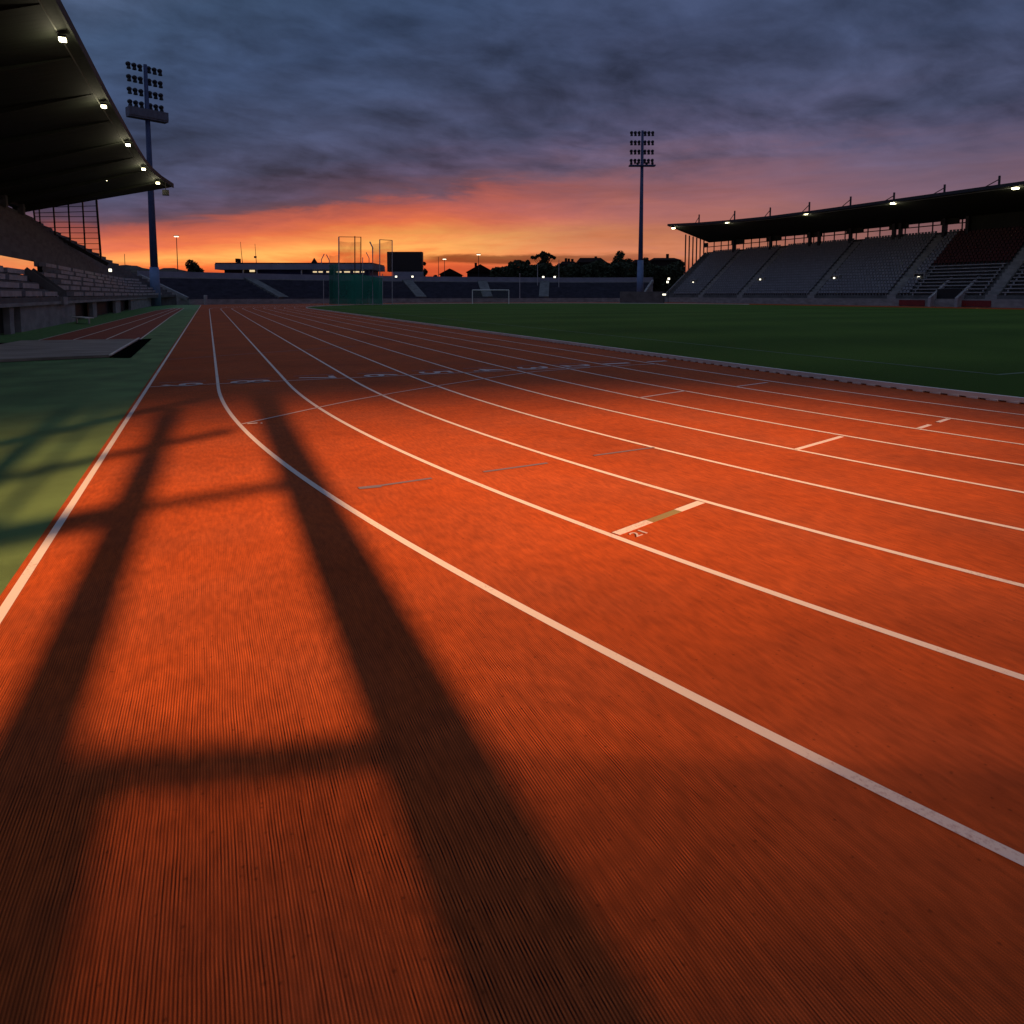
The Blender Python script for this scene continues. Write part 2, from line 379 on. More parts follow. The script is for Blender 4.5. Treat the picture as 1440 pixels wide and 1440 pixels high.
def text(name, body, loc, rot, w, h, m, parent):
    c = bpy.data.curves.new(name, 'FONT'); c.body = body; c.align_x = 'CENTER'; c.align_y = 'CENTER'; c.size = 1; c.offset = .012
    o = bpy.data.objects.new(name, c); COL.objects.link(o)
    bpy.context.view_layer.update()
    dg = bpy.context.evaluated_depsgraph_get(); me = bpy.data.meshes.new_from_object(o.evaluated_get(dg))
    bpy.data.objects.remove(o); bpy.data.curves.remove(c)
    xs = [v.co.x for v in me.vertices]; ys = [v.co.y for v in me.vertices]
    sx, sy = w/(max(xs)-min(xs)), h/(max(ys)-min(ys)); mx, my = (max(xs)+min(xs))/2, (max(ys)+min(ys))/2
    for v in me.vertices: v.co.x = (v.co.x-mx)*sx; v.co.y = (v.co.y-my)*sy
    me.name = name; me.materials.clear(); me.materials.append(m)
    o = bpy.data.objects.new(name, me); COL.objects.link(o); o.location = loc; o.rotation_euler = rot; o.parent = parent
    return o
for d, (x, y) in zip('987654321', ((256, 541.5), (352, 537), (446, 531.5), (536, 528), (613, 524), (685, 520.5), (750, 517.5), (811, 514.5), (867, 511.5))):
    p = at(x, y); text('lane_number', d, (p.x, p.y, Z1+.004), (0, 0, -math.pi/2), .46 if d != '1' else .2, .74, M['pale'], track)
    mark('lane_tick', [(p.x-.42, p.y+.47), (p.x+.42, p.y+.44)], .045, 'blue')
p = at(924, 508.5); mark('lane_tick', [(p.x-.3, p.y), (p.x+.3, p.y)], .16, 'pale')
p = at(897, 751.5); text('stagger_number', '21', (p.x, p.y, Z1+.004), (0, 0, .30), .13, .085, M['pale'], track)

# kerb rail round the infield
kb = empty('track_kerb', (11.6, 14, 0), 'long low white kerb rail on small feet along the edge of the grass', 'kerb')
ov = [p for p in oval(-.06)]
i0 = 0; kp = ov[0:17+4+35]
def resample(P, step):
    out = [Vector(P[0])]; acc = 0
    for a, c in zip(P[:-1], P[1:]):
        a, c = Vector(a), Vector(c); L_ = (c-a).length; t = step-acc
        while t < L_: out.append(a+(c-a)*(t/L_)); t += step
        acc = (acc+L_) % step
    return out
b = MB(); rp = resample(kp, .5)
for p, q in zip(rp[:-1], rp[1:]): b.bar((p.x, p.y, .062), (q.x, q.y, .062), .08, .075)
b.build('rail', M['whitep'], kb)
b = MB()
for p in resample(kp[:22], .30): b.box(p.x-.045, p.x+.03, p.y-.09, p.y+.09, .001, .0245)
b.build('feet', M['whitep'], kb)

# ------------------------------------------------------------------ left grandstand
ls = empty('grandstand', (-8, 60, 0), 'large dark grandstand on the left, its roof high over the runway and sand pit', 'grandstand')
bot = [(-7.95, u, 1.2) for u in range(-12, 112, 4)]+[(-7.6, 114, 1.25), (-6.9, 120, 1.3), (-6.0, 126, 1.35), (-5.0, 132, 1.4)]
nst = len(bot)
top = []
for i, p in enumerate(bot):
    u = p[1]
    ut = u if u < 80 else 80+(u-80)*(17/52.0)
    top.append((-18.4, ut, 10.3))
NR = 22
def lp(i, s): return Vector(bot[i]).lerp(Vector(top[i]), s)
b = MB()
hole = lambda i, r: 4 <= r <= 6 and 44 <= bot[i][1] < 56
prof = []
for i in range(nst):
    row = []
    for r in range(NR):
        a, c = lp(i, r/NR), lp(i, (r+1)/NR)
        row += [(a.x, a.y, a.z), (a.x, a.y, c.z)]
    e = lp(i, 1); row.append((e.x, e.y, e.z)); prof.append(row)
for i in range(nst-1):
    for j in range(2*NR):
        if hole(i, j//2): continue
        b.quad(prof[i][j], prof[i+1][j], prof[i+1][j+1], prof[i][j+1])
b.build('seating_deck', M['deck'], ls, fix=False)
# end gable under the deck
b = MB(); e = prof[-1]
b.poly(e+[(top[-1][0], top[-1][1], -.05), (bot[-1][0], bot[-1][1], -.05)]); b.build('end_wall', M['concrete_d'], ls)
b = MB()
for i in range(nst-1):
    b.quad((-18.45, top[i][1], -.05), (-18.45, top[i+1][1], -.05), (-18.45, top[i+1][1], 10.8), (-18.45, top[i][1], 10.8)) if not (72 <= top[i][1] < 97) else b.quad((-18.45, top[i][1], 7.5), (-18.45, top[i+1][1], 7.5), (-18.45, top[i+1][1], 10.8), (-18.45, top[i][1], 10.8))
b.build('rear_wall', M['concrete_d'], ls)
# front wall with dark openings
b = MB(); ops = [(30.8, 32.6), (34.6, 36.3), (37.0, 38.2), (52.5, 60), (62, 74), (78, 88)]
us = [-12]+[x for o_ in ops for x in o_]+[128]
for k in range(0, len(us), 2):
    b.box(-8.25, -8.0, us[k], us[k+1], -.04, 1.2)
b.box(-8.3, -7.86, -12, 128, 1.2, 1.36)
b.build('front_wall', M['concrete'], ls)
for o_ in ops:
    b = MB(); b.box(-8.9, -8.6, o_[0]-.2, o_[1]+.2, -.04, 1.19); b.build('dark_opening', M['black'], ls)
# coping, rail
# benches
rows = list(range(0, 9)); n = 0
for r in rows:
    s = (r+.55)/NR
    u = 22+(r % 2)*1.1+r*.8
    while u < 122 and n < 99:
        L_ = 3.6 if u < 60 else 5.2
        def q(uu):
            i = min(nst-2, max(0, sum(1 for t in bot if t[1] <= uu)-1)); t = (uu-bot[i][1])/(bot[i+1][1]-bot[i][1])
            return lp(i, s).lerp(lp(i+1, s), t)
        if not (r in (7, 8) and 40 < u < 54) and not (40 < u < 56.5 and r in (4, 5, 6)) and not (abs(u-47) < 3 and r < 4):
            a, c = q(u), q(u+L_)
            b = MB(); b.bar(a+Vector((0, 0, .36)), c+Vector((0, 0, .36)), .42, .26); 
            for t in (.15, .85):
                m_ = a.lerp(c, t); b.bar(m_+Vector((0, 0, .0)), m_+Vector((0, 0, .24)), .2, .2, up=Vector((0, 1, 0)))
            b.build('bench', M['bench'], ls); n += 1
        u += L_+.75
        if u > 62: u += .25
# stair flight by the opening
b = MB()
for k in range(4):
    a = lp(0, k/NR*1.0); z = a.z+.2
    b.box(a.x-.45, a.x+.2, 47.2, 48.6, a.z-.05, z+.22)
b.build('stair_flight', M['concrete'], ls)
for dy in (47.1, 48.7):
    b = MB(); a, c = lp(0, 0), lp(0, 3.4/NR); b.bar((a.x, dy, a.z+.55), (c.x, dy, c.z+.55), .08, .45); b.build('stair_parapet', M['concrete_d'], ls)
# roof
ZR = 15.2
re_px = [(75, 0), (112, 68), (150, 139), (178, 188), (192, 212), (203, 229), (213, 241), (226, 252), (243, 263)]
re = [at(x, y, ZR) for x, y in re_px]
pre = [Vector((re[0].x+(re[0].x-re[2].x)*k, re[0].y-20*k, ZR)) for k in ()]
pre = [Vector((re[0].x, u, ZR)) for u in (-15, 0, 15)]
re = pre+re
rb = []
for i, p in enumerate(re):
    t = max(0, min(1, (p.y-70)/(re[-1].y-70)))
    rb.append(Vector((-19.2, p.y-t*.3, 11.25)))
b = MB(); th = .28
for i in range(len(re)-1):
    a, c, d, e = re[i], re[i+1], rb[i+1], rb[i]
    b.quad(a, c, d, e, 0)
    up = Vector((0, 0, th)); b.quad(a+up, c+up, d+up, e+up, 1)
    b.quad(e, d, d+up, e+up, 0)
b.quad(re[-1], rb[-1], rb[-1]+up, re[-1]+up, 0); b.quad(re[0], rb[0], rb[0]+up, re[0]+up, 0)
roofL = b.build('roof', [M['roof'], M['roof_top']], ls, fix=False)
b = MB()
for a, c in zip(re[:-1], re[1:]):
    o_ = Vector((.06, 0, .16)); b.bar(a+o_, c+o_, .12, .52)
b.build('fascia', M['roof'], roofL)
b = MB()
for a, c in zip(re[:-1], re[1:]):
    o_ = Vector((-.55, 0, -.12)); b.tube([a+o_, c+o_], .06, 6)
b.build('eaves_pipe', M['fascia'], roofL)
for i in range(12):                                   # rafters under the roof sheets
    u = 8+i*7.6
    if u < re[-1].y-1:
        j = max(k for k in range(len(re)) if re[k].y <= u)
        t = (u-re[j].y)/(re[j+1].y-re[j].y); a = re[j].lerp(re[j+1], t); c = rb[j].lerp(rb[j+1], t)
        b = MB(); b.bar(a+Vector((-.6, 0, -.1)), c+Vector((0, 0, -.35)), .3, .2, h2=.7); b.build('rafter', M['roof'], roofL)
def roof_lamp(p, parent, s=.28, aim=Vector((.35, 0, -1))):
    b = MB(); b.box(p.x-s*.6, p.x+s*.6, p.y-s*.7, p.y+s*.7, p.z+s*.25, p.z+s*.7); hs = b.build('roof_lamp', M['steel'], parent)
    b = MB(); b.box(p.x-s*.5, p.x+s*.5, p.y-s*.6, p.y+s*.6, p.z-s*.2, p.z+s*.24); b.build('lens', M['lamp'], parent)
    if s > .2:
        l = bpy.data.lights.new('roof_lamp_light', 'POINT'); l.energy = 50; l.color = (1, .90, .62); l.shadow_soft_size = .15
        o = bpy.data.objects.new('roof_lamp_light', l); COL.objects.link(o); o.location = p-Vector((0, 0, s*.2+.45)); put(o, parent)
    return hs
for x, y, s in ((88, 56, .30), (146, 150, .30), (180, 204, .32), (202, 238, .34), (222, 257.5, .36)): roof_lamp(at(x, y, ZR-.5), roofL, s)
p = at(65, 212, 13.6); roof_lamp(p, roofL, .07); p = at(150, 254, 13.6); roof_lamp(p, roofL, .07)
p = at(233, 271, 13.9); b = MB(); b.box(p.x-.35, p.x+.35, p.y-.4, p.y+.4, p.z-.3, p.z+.3); b.bar(p, (p.x, p.y, ZR), .08); b.build('loudspeaker', M['black'], ls)
# rear columns between wall and roof
for u in (20, 27, 34, 41, 48, 55, 62, 69, 76, 83, 90):
    b = MB(); b.bar((-18.2, u, 9.8), (-18.2, u, 12.2), .55, .8, up=Vector((0, 1, 0))); b.build('rear_column', M['concrete_d'], ls)
b = MB(); b.box(-18.36, -18.24, -12, 94, 11.2, 11.5); b.build('rear_beam', M['steel'], ls)
# glazed wind screen in the end bay
UE = 96.4
sc_ = [atu(x, y, UE) for x, y in ((47, 293.5), (135.5, 282), (142, 363), (50, 315.5))]
b = MB(); b.poly(sc_); scr = b.build('wind_screen', M['glass'], ls)
for (x0, y0), (x1, y1), w in (((47, 293), (50, 317), .16), ((55, 292), (57, 321), .13), ((75, 289.5), (78, 332), .16), ((96, 287), (99, 342), .16), ((116, 284), (120, 353), .16), ((135.5, 281), (142, 364), .22)):
    b = MB(); b.bar(atu(x0, y0, UE-.12), atu(x1, y1, UE-.12), w, w, up=Vector((0, 1, 0))); b.build('mullion', M['steel'], scr)
bots = [(50, 315.5), (142, 363)]
for k in range(10):
    y = 289.5+k*7.6; x1 = 135.5+(y-282)*.08; x0 = 48 if y < 314 else 50+(y-315.5)*92/47.5
    if x0 < x1-2:
        b = MB(); b.bar(atu(x0, y+(2.5 if y < 300 else 0), UE-.1), atu(x1, y, UE-.1), .07, .07); b.build('transom', M['steel'], scr)
b = MB(); b.bar(atu(46, 314.5, UE), atu(152, 372, UE), .3, .45); b.build('end_capping', M['steel'], ls)
p = at(155, 380, 4.2); b = MB(); b.box(p.x-.12, p.x+.12, p.y-.15, p.y+.15, p.z-.14, p.z+.14); b.build('bulkhead_lamp', M['lamp3'], ls)

# ------------------------------------------------------------------ right grandstand
rs_ = empty('grandstand', (97, 60, 0), 'wide grandstand across the grass on the right, red seats at its far right end', 'grandstand')
VB, VT, ZB, ZT, UR = 97.4, 109.0, 1.15, 11.3, 129.5
NR2 = 20
def rd(s, u): return Vector((VB+(VT-VB)*s, u, ZB+(ZT-ZB)*s))
b = MB()
for r in range(NR2):
    a, c = rd(r/NR2, 0), rd((r+1)/NR2, 0)
    b.quad((a.x, -30, a.z), (a.x, UR, a.z), (a.x, UR, c.z), (a.x, -30, c.z)); b.quad((a.x, -30, c.z), (a.x, UR, c.z), (c.x, UR, c.z), (c.x, -30, c.z))
b.build('seating_deck', M['deck'], rs_, fix=False)
b = MB(); b.poly([(VB, UR, -.05), (VT+.6, UR, -.05), (VT+.6, UR, ZT+.4), (VB, UR, ZB)]); b.box(VB-.2, VB+.2, UR-.05, UR+.25, 0, ZB+.4); b.build('end_wall', M['concrete'], rs_)
b = MB(); b.bar((VB-.2, UR+.1, ZB+.35), (VT, UR+.1, ZT+.35), .3, .5); b.build('end_parapet', M['concrete'], rs_)
b = MB(); b.box(97.0, 97.3, -30, UR, -.05, 1.15); b.build('front_wall', M['concrete'], rs_)
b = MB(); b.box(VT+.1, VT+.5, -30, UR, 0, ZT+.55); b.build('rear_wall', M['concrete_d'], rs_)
aisles = [atv(x, y, 97.4).y for x, y in ((985, 422), (1040, 422.5), (1140, 423), (1253, 425.5), (1393, 428.5))]
for u in aisles:
    b = MB()
    for r in range(NR2):
        a = rd(r/NR2, u); c = rd((r+1)/NR2, u); b.box(a.x-.02, c.x, u-.75, u+.75, a.z-.1, c.z+.1)
    b.build('stair_aisle', M['concrete'], rs_)
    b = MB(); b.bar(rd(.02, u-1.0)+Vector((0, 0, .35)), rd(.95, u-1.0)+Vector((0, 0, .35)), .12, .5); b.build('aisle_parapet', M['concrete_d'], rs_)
# vomitories with lamps
for x, y in ((979, 397), (1073.6, 393), (1178, 391), (1297, 390)):
    p = atv(x, y, 101.2); u = p.y; z0 = ZB+(ZT-ZB)*(3.2/(VT-VB))
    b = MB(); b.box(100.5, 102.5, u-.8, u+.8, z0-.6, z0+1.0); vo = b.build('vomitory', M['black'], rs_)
    b = MB(); b.box(100.3, 103.0, u+.8, u+1.0, z0-.7, z0+1.0); b.box(100.3, 103.0, u-1.0, u-.8, z0-.7, z0+1.0); b.box(100.35, 103.0, u-1.0, u+1.0, z0+1.0, z0+1.2); b.build('surround', M['concrete'], vo)
    b = MB(); b.box(100.25, 100.4, p.y-.13, p.y+.13, p.z-.13, p.z+.13); b.build('bulkhead_lamp', M['lamp3'], vo)
# seats: the hundred nearest ones each on its own, all others one part
def seat_mb(b, p, mi=0):
    b.box(p.x-.02, p.x+.38, p.y-.21, p.y+.21, p.z+.36, p.z+.42, mi); b.box(p.x+.34, p.x+.40, p.y-.21, p.y+.21, p.z+.40, p.z+.80, mi); b.box(p.x+.1, p.x+.25, p.y-.05, p.y+.05, p.z, p.z+.37, mi)
allseats = []
bounds = sorted([-20]+aisles+[UR-1])
ured = atv(1318, 350, 104).y
for k in range(len(bounds)-1):
    lo, hi = bounds[k]+1.15, bounds[k+1]-1.15
    for r in range(NR2):
        a = rd((r+.12)/NR2, 0); z = rd((r+1)/NR2, 0).z
        u = lo
        while u < hi:
            if u > ured or r >= 9: allseats.append((Vector((a.x, u, z)), 1 if (u < ured and r >= 9) else 0))
            u += .56
vis = sorted([s for s in allseats if s[0].y > 41], key=lambda s: s[0].length)
near = vis[:95]; rest = vis[95:]+[s for s in allseats if s[0].y <= 41]
b = MB()
for p, mi in rest: seat_mb(b, p, mi)
sm = b.build('seats', [M['seat'], M['redseat']], rs_, fix=False); sm['kind'] = 'stuff'
protos = {}
for p, mi in near:
    if mi not in protos:
        b = MB(); seat_mb(b, Vector((0, 0, 0)), 0); o = b.build('seat', M['redseat'] if mi else M['seat']); protos[mi] = o
    else: o = protos[mi].copy(); COL.objects.link(o)
    o.parent = rs_; o.location = p-rs_.location
# long benches in the nearer lower block
nb = 0
for r in range(0, 9):
    a = rd((r+.3)/NR2, 0); z = rd((r+1)/NR2, 0).z
    lo, hi = aisles[-1]+1.2, ured-.4
    for s0, s1 in ((lo, hi), (41, aisles[-1]-1.2), (10, 40.5)):
        b = MB(); b.box(a.x, a.x+.34, s0, s1, z+.34, z+.46); b.box(a.x+.1, a.x+.2, s0+.3, s0+.5, z, z+.34); b.box(a.x+.1, a.x+.2, s1-.5, s1-.3, z, z+.34); b.build('bench', M['bench'], rs_)
# players' tunnel with sloping white walls, red panels on the wall
ta, tb = atv(1313, 421, 97).y, atv(1351, 421, 97).y
for u in (ta, tb):
    b = MB(); b.hexa([(96.0, u-.2, 0), (96.0, u+.2, 0), (101.2, u+.2, 0), (101.2, u-.2, 0), (96.0, u-.2, 1.3), (96.0, u+.2, 1.3), (101.2, u+.2, 4.6), (101.2, u-.2, 4.6)])
    b.build('tunnel_wall', M['bench'], rs_)
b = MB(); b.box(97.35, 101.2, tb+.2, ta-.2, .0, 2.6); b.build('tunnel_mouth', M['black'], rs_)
for x0, x1 in ((1264, 1300), (1351, 1393)):
    u0, u1 = atv(x0, 426, 96.9).y, atv(x1, 427, 96.9).y; b = MB(); b.box(96.9, 97.0-.003, u1, u0, .1, .95); b.build('red_panel', M['redp'], rs_)
p0 = rd(.45, 56); b = MB(); b.bar(atv(1385, 355, 104.5), atv(1420, 349, 106), .12, .25); b.build('pale_rail', M['bench'], rs_)
# roof
ed = [(u, 95, 16.0) for u in (-30, 0, 30, 50, 70, 86)]+[(96, 95, 16.1), (106, 95, 16.4), (116, 95, 16.85), (126, 95, 17.5)]
re2 = [Vector((v, u, z-.35)) for u, v, z in ed]
rb2 = [Vector((VT+1.2, u+(4 if u > 100 else 0)*max(0, (u-100)/26), 13.7+max(0, (u-100)/26)*.5)) for u, v, z in ed]
b = MB(); up = Vector((0, 0, .45))
for i in range(len(re2)-1):
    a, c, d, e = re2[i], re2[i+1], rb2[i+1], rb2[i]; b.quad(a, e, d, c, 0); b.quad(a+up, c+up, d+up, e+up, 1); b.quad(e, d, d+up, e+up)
b.quad(re2[-1], rb2[-1], rb2[-1]+up, re2[-1]+up)
roofR = b.build('roof', [M['roof'], M['roof_top']], rs_, fix=False)
b = MB()
for a, c in zip(re2[:-1], re2[1:]): b.bar(a+Vector((-.07, 0, .24)), c+Vector((-.07, 0, .24)), .14, .44)
b.build('fascia', M['steel'], roofR)
b = MB()
for a, c in zip(re2[:-1], re2[1:]): b.tube([a+Vector((.3, 0, -.12)), c+Vector((.3, 0, -.12))], .06, 6)
b.build('eaves_pipe', M['fascia'], roofR)
for x, y in ((983, 304), (1033, 299), (1083, 294.5), (1138, 287), (1196, 279.5), (1257, 274), (1328, 263), (1405, 251)):
    u = atv(x, y+8, 95.6).y; zt = atv(x, y, 95.6).z; zb = 16.0+max(0, u-96)*.04
    b = MB(); b.bar((95.6, u, zb), (95.6, u, zt+.35), .2, .2, up=Vector((0, 1, 0))); b.bar((95.6, u, zt-.1), (97.2, u+3.6, zb), .1); b.build('roof_strut', M['steel'], roofR)
for x, y in ((947, 321), (1023, 313), (1134, 301), (1256, 286), (1428, 265)): roof_lamp(atv(x, y, 95.35), roofR, .5)
# rear glazing and columns
b = MB(); b.quad((VT+.3, -20, ZT+.55), (VT+.3, UR, ZT+.55), (VT+.3, UR, 14.0), (VT+.3, -20, 14.0)); gz = b.build('rear_glazing', M['glass2'], rs_)
b = MB(); b.box(VT+.2, VT+.4, -20, UR, 13.0, 13.15); b.build('transom', M['steel'], gz)
u = UR
k = 0
while u > 44:
    b = MB(); b.box(VT+.15, VT+.35, u-.06, u+.06, ZT+.5, 14.1); b.build('mullion', M['steel'], gz); u -= 2.4; k += 1
for x in (1032, 1084, 1139, 1152, 1196, 1257, 1266, 1327, 1360):
    u = atv(x, 335, 108.4).y; b = MB(); b.bar((108.4, u, ZT-.3), (108.4, u, 14.0), .5, .5, up=Vector((0, 1, 0))); b.build('rear_column', M['steel'], rs_)
for x0, x1, y in ((990, 995, 0), (1029, 1046, 0), (1078, 1098, 0), (1135, 1155, 0), (1190, 1213, 0), (1250, 1276, 0), (1322, 1347, 0), (1362, 1470, 0)):
    u0, u1 = atv(x0, 335, 108.8).y, atv(x1, 335, 108.8).y; b = MB(); b.box(108.7, 109.05, u1, u0, 13.0 if x0 < 1360 else 11.5, 14.05); b.build('bulkhead_panel', M['roof'], rs_)
# end posts of the open gable
for k in range(6):
    t = k/5; v = 102.9+t*5.4; zt = 16.9-(v-95)*(16.9-14.1)/14.2; zb = ZB+(ZT-ZB)*(v-VB)/(VT-VB)+.3
    if k == 0: zb = ZB+1
    b = MB(); b.bar((v, UR+.1, zb), (v, UR+.1, zt+.5), .22, .22, up=Vector((0, 1, 0))); b.build('gable_post', M['steel'], rs_)

# ------------------------------------------------------------------ terrace round the far bend
tc_ = Vector((45, 92, 0))
et = empty('end_terrace', (45, 142, 0), 'low curved open terrace of dark seats round the far bend below the sunset', 'terrace')
arc = spline(FARB, 8); na = len(arc)
def tp(i, d, z):
    p = Vector((arc[i].x, arc[i].y, 0)); n = (p-tc_).normalized(); q = p+n*d; return Vector((q.x, q.y, z))
b = MB(); NT = 10; pr = []
for i in range(na):
    row = [tp(i, .3, .9)]
    for r in range(NT):
        row += [tp(i, .3+r*1.0, .9+(r+1)*.385), tp(i, .3+(r+1)*1.0, .9+(r+1)*.385)]
    pr.append(row)
for i in range(na-1):
    for j in range(2*NT): b.quad(pr[i][j], pr[i+1][j], pr[i+1][j+1], pr[i][j+1])
b.build('terrace_steps', M['tseat'], et, fix=False)
def band(name, d0, d1, z0, z1, m, i0=0, i1=None):
    b = MB(); i1 = na-1 if i1 is None else i1
    for i in range(i0, i1):
        b.hexa([tp(i, d0, z0), tp(i+1, d0, z0), tp(i+1, d1, z0), tp(i, d1, z0), tp(i, d0, z1), tp(i+1, d0, z1), tp(i+1, d1, z1), tp(i, d1, z1)])
    return b.build(name, m, et)
band('front_wall', 0, .29, -.05, .95, M['concrete'])
band('parapet', 10.32, 10.7, 0, 6.0, M['para'])
band('walkway_edge', 9.9, 10.3, 4.0, 4.95, M['concrete'])
def near_i(x, y):
    g = at(x, y); d = Vector((g.x, g.y)).normalized()
    return min(range(na), key=lambda i: -Vector((arc[i].x, arc[i].y)).normalized().dot(d))
for x, y in ((400, 421), (590, 424), (683, 421), (764, 420)):
    i = near_i(x, y); p = Vector((arc[i].x, arc[i].y, 0)); n = (p-tc_).normalized(); t = Vector((n.y, -n.x, 0))
    b = MB(); b.bar(p+n*.3+Vector((0, 0, 1.12)), p+n*10.3+Vector((0, 0, 4.97)), 2.3, .5)
    b.build('stair_aisle', M['concrete_d'], et)
for s in (0, na-1):
    b = MB(); a, c = pr[s][0], pr[s][-1]; b.bar(a+Vector((0, 0, .1)), c+Vector((0, 0, .35)), .5, .7); b.poly([(q.x, q.y, q.z) for q in pr[s]]+[(c.x, c.y, -.05), (a.x, a.y, -.05)]); b.build('end_wall', M['concrete'], et)
for x, y in ((557, 389), (580, 389), (764, 389.5), (780, 389.5)):
    p = atd(x, y, 149); b = MB(); b.box(p.x-.17, p.x+.17, p.y-.17, p.y+.17, p.z-.17, p.z+.17); b.build('parapet_lamp', M['lamp3'], et)

# helpers for things far away: boxes facing the stadium at a measured distance
def pbox(b, x0, x1, y0, y1, D, depth, mi=0, z0=None):
    a, c = atd(x0, y1, D), atd(x1, y1, D); zt = atd((x0+x1)/2, y0, D).z; zb = a.z if z0 is None else z0
    q = [Vector((a.x, a.y, 0)), Vector((c.x, c.y, 0)), Vector((c.x, c.y, 0))+FW*depth, Vector((a.x, a.y, 0))+FW*depth]
    b.hexa([(p.x, p.y, zb) for p in q]+[(p.x, p.y, zt) for p in q], mi)
# corner walls at the left end of the bend
for nm, x0, x1, y0, D, dep, m, lab, cat in (
    ('concrete_cabinet', 259, 268, 407, 128, 1.2, 'concrete', 'pale upright concrete cabinet standing by the end of the left stand', 'cabinet'),
    ('retaining_wall', 226, 312, 415, 134, .4, 'concrete_d', 'dim low retaining wall behind the far end of the straight', 'wall'),
    ('barrier_wall', 312, 341, 416, 129, .4, 'concrete', 'pale short concrete barrier at the foot of the curved terrace', 'wall'),
    ('marker_post', 286.5, 290.5, 415, 116, .4, 'bench', 'thin pale upright post at the far end of the lane lines', 'post')):
    b = MB(); pbox(b, x0, x1, y0, 425, D, dep, z0=-.05); o = b.build(nm, M[m])
    tag(o, lab, cat)
    bv = o.modifiers.new('bevel', 'BEVEL'); bv.width = .04
# bank behind left end
b = MB(); n1 = 26; rowsb = []
for k in range(n1+1):
    x = 140+k*7.5; yt = 374+1.5*math.sin(k*.8)+random.uniform(-1.2, 1.2)+max(0, (k-4))*.5+max(0, k-16)*1.4
    t_ = atd(x, min(yt, 398), 175); g_ = atd(x, 416, 150); bk = atd(x, min(yt, 398), 215)
    rowsb.append([(g_.x, g_.y, -.2), ((g_.x+t_.x)/2+random.uniform(-1, 1), (g_.y+t_.y)/2, t_.z*.62), (t_.x, t_.y, t_.z), (bk.x, bk.y, t_.z*.6), (bk.x*1.1, bk.y*1.1, -.2)])
for p, q in zip(rowsb[:-1], rowsb[1:]):
    for j in range(4): b.quad(p[j], q[j], q[j+1], p[j+1])
struct(b.build('embankment', M['hill']))

# pavilion
pv = empty('pavilion', atd(410, 415, 172)*1, 'long low pavilion with flat overhanging lilac roof behind the terrace, two aerials above', 'building'); pv.location.z = 0
b = MB(); pbox(b, 302, 524, 371, 379, 165, 16); b.build('flat_roof', M['para'], pv)
b = MB(); pbox(b, 302.5, 523.5, 369.3, 371, 165.2, 15.5); b.build('roof_edge', M['steel'], pv)
b = MB(); pbox(b, 316, 362, 379.2, 392, 168, 12, z0=0); b.build('wall', M['brownwall'], pv)
b = MB(); pbox(b, 362, 520, 379.2, 392, 169, 11, z0=0); b.build('wall', M['bluewall'], pv)
b = MB(); pbox(b, 351, 358, 379.6, 382.3, 167.8, .15); b.build('window', M['winlit'], pv)
for x0, x1 in ((440, 445.5), (448, 453.5), (459, 463), (473, 480), (484, 492), (497, 505), (508, 512)):
    b = MB(); pbox(b, x0, x1, 381.5, 383.2, 168.8, .15); b.build('window', M['winlit'], pv)
for x in (342, 361.5, 424, 470):
    b = MB(); pbox(b, x-.7, x+.7, 379.2, 392, 165.4, .3, z0=0); b.build('post', M['galv'], pv)
b = MB(); pbox(b, 331, 335.5, 363.5, 369, 170, 1.5); b.build('roof_vent', M['tile'], pv)
c = atd(442, 369, 171); b = MB(); b.add([(c.x-.7, c.y-.7, c.z-.1), (c.x+.7, c.y-.7, c.z-.1), (c.x+.7, c.y+.7, c.z-.1), (c.x-.7, c.y+.7, c.z-.1), (c.x, c.y, c.z+1.2)], [(0, 1, 4), (1, 2, 4), (2, 3, 4), (3, 0, 4), (3, 2, 1, 0)]); b.build('roof_cowl', M['tile'], pv)
for x0, x1, yt in ((338, 341, 340), (358.5, 360.5, 343)):
    b = MB(); b.bar(atd(x1, 370, 172), atd(x0, yt, 172), .16, .16, w2=.08, h2=.08, up=Vector((0, 1, 0)))
    if x0 > 350: b.bar(atd(357.5, 361.5, 172), atd(360.5, 361.5, 172), .4, .5)
    b.build('aerial', M['steel'], pv)

# scoreboard
sb = empty('scoreboard', atd(572, 415, 162)*1, 'big square black scoreboard with pale lower band above the terrace', 'scoreboard'); sb.location.z = 0
b = MB(); pbox(b, 544.5, 593.5, 354, 382, 162, 2.6); b.build('cabinet', M['black'], sb)
b = MB(); pbox(b, 553, 593, 355.5, 381, 161.8, .15); scn = b.build('screen', mat('dark_screen', (.012, .012, .016), .3, .1, 1), sb)
b = MB(); pbox(b, 552.5, 594, 382, 388.3, 161.5, 2); b.build('lower_band', M['para'], sb)
for x in (556, 588):
    b = MB(); pbox(b, x-1.2, x+1.2, 388, 410, 163, .5, z0=0); b.build('leg', M['steel'], sb)

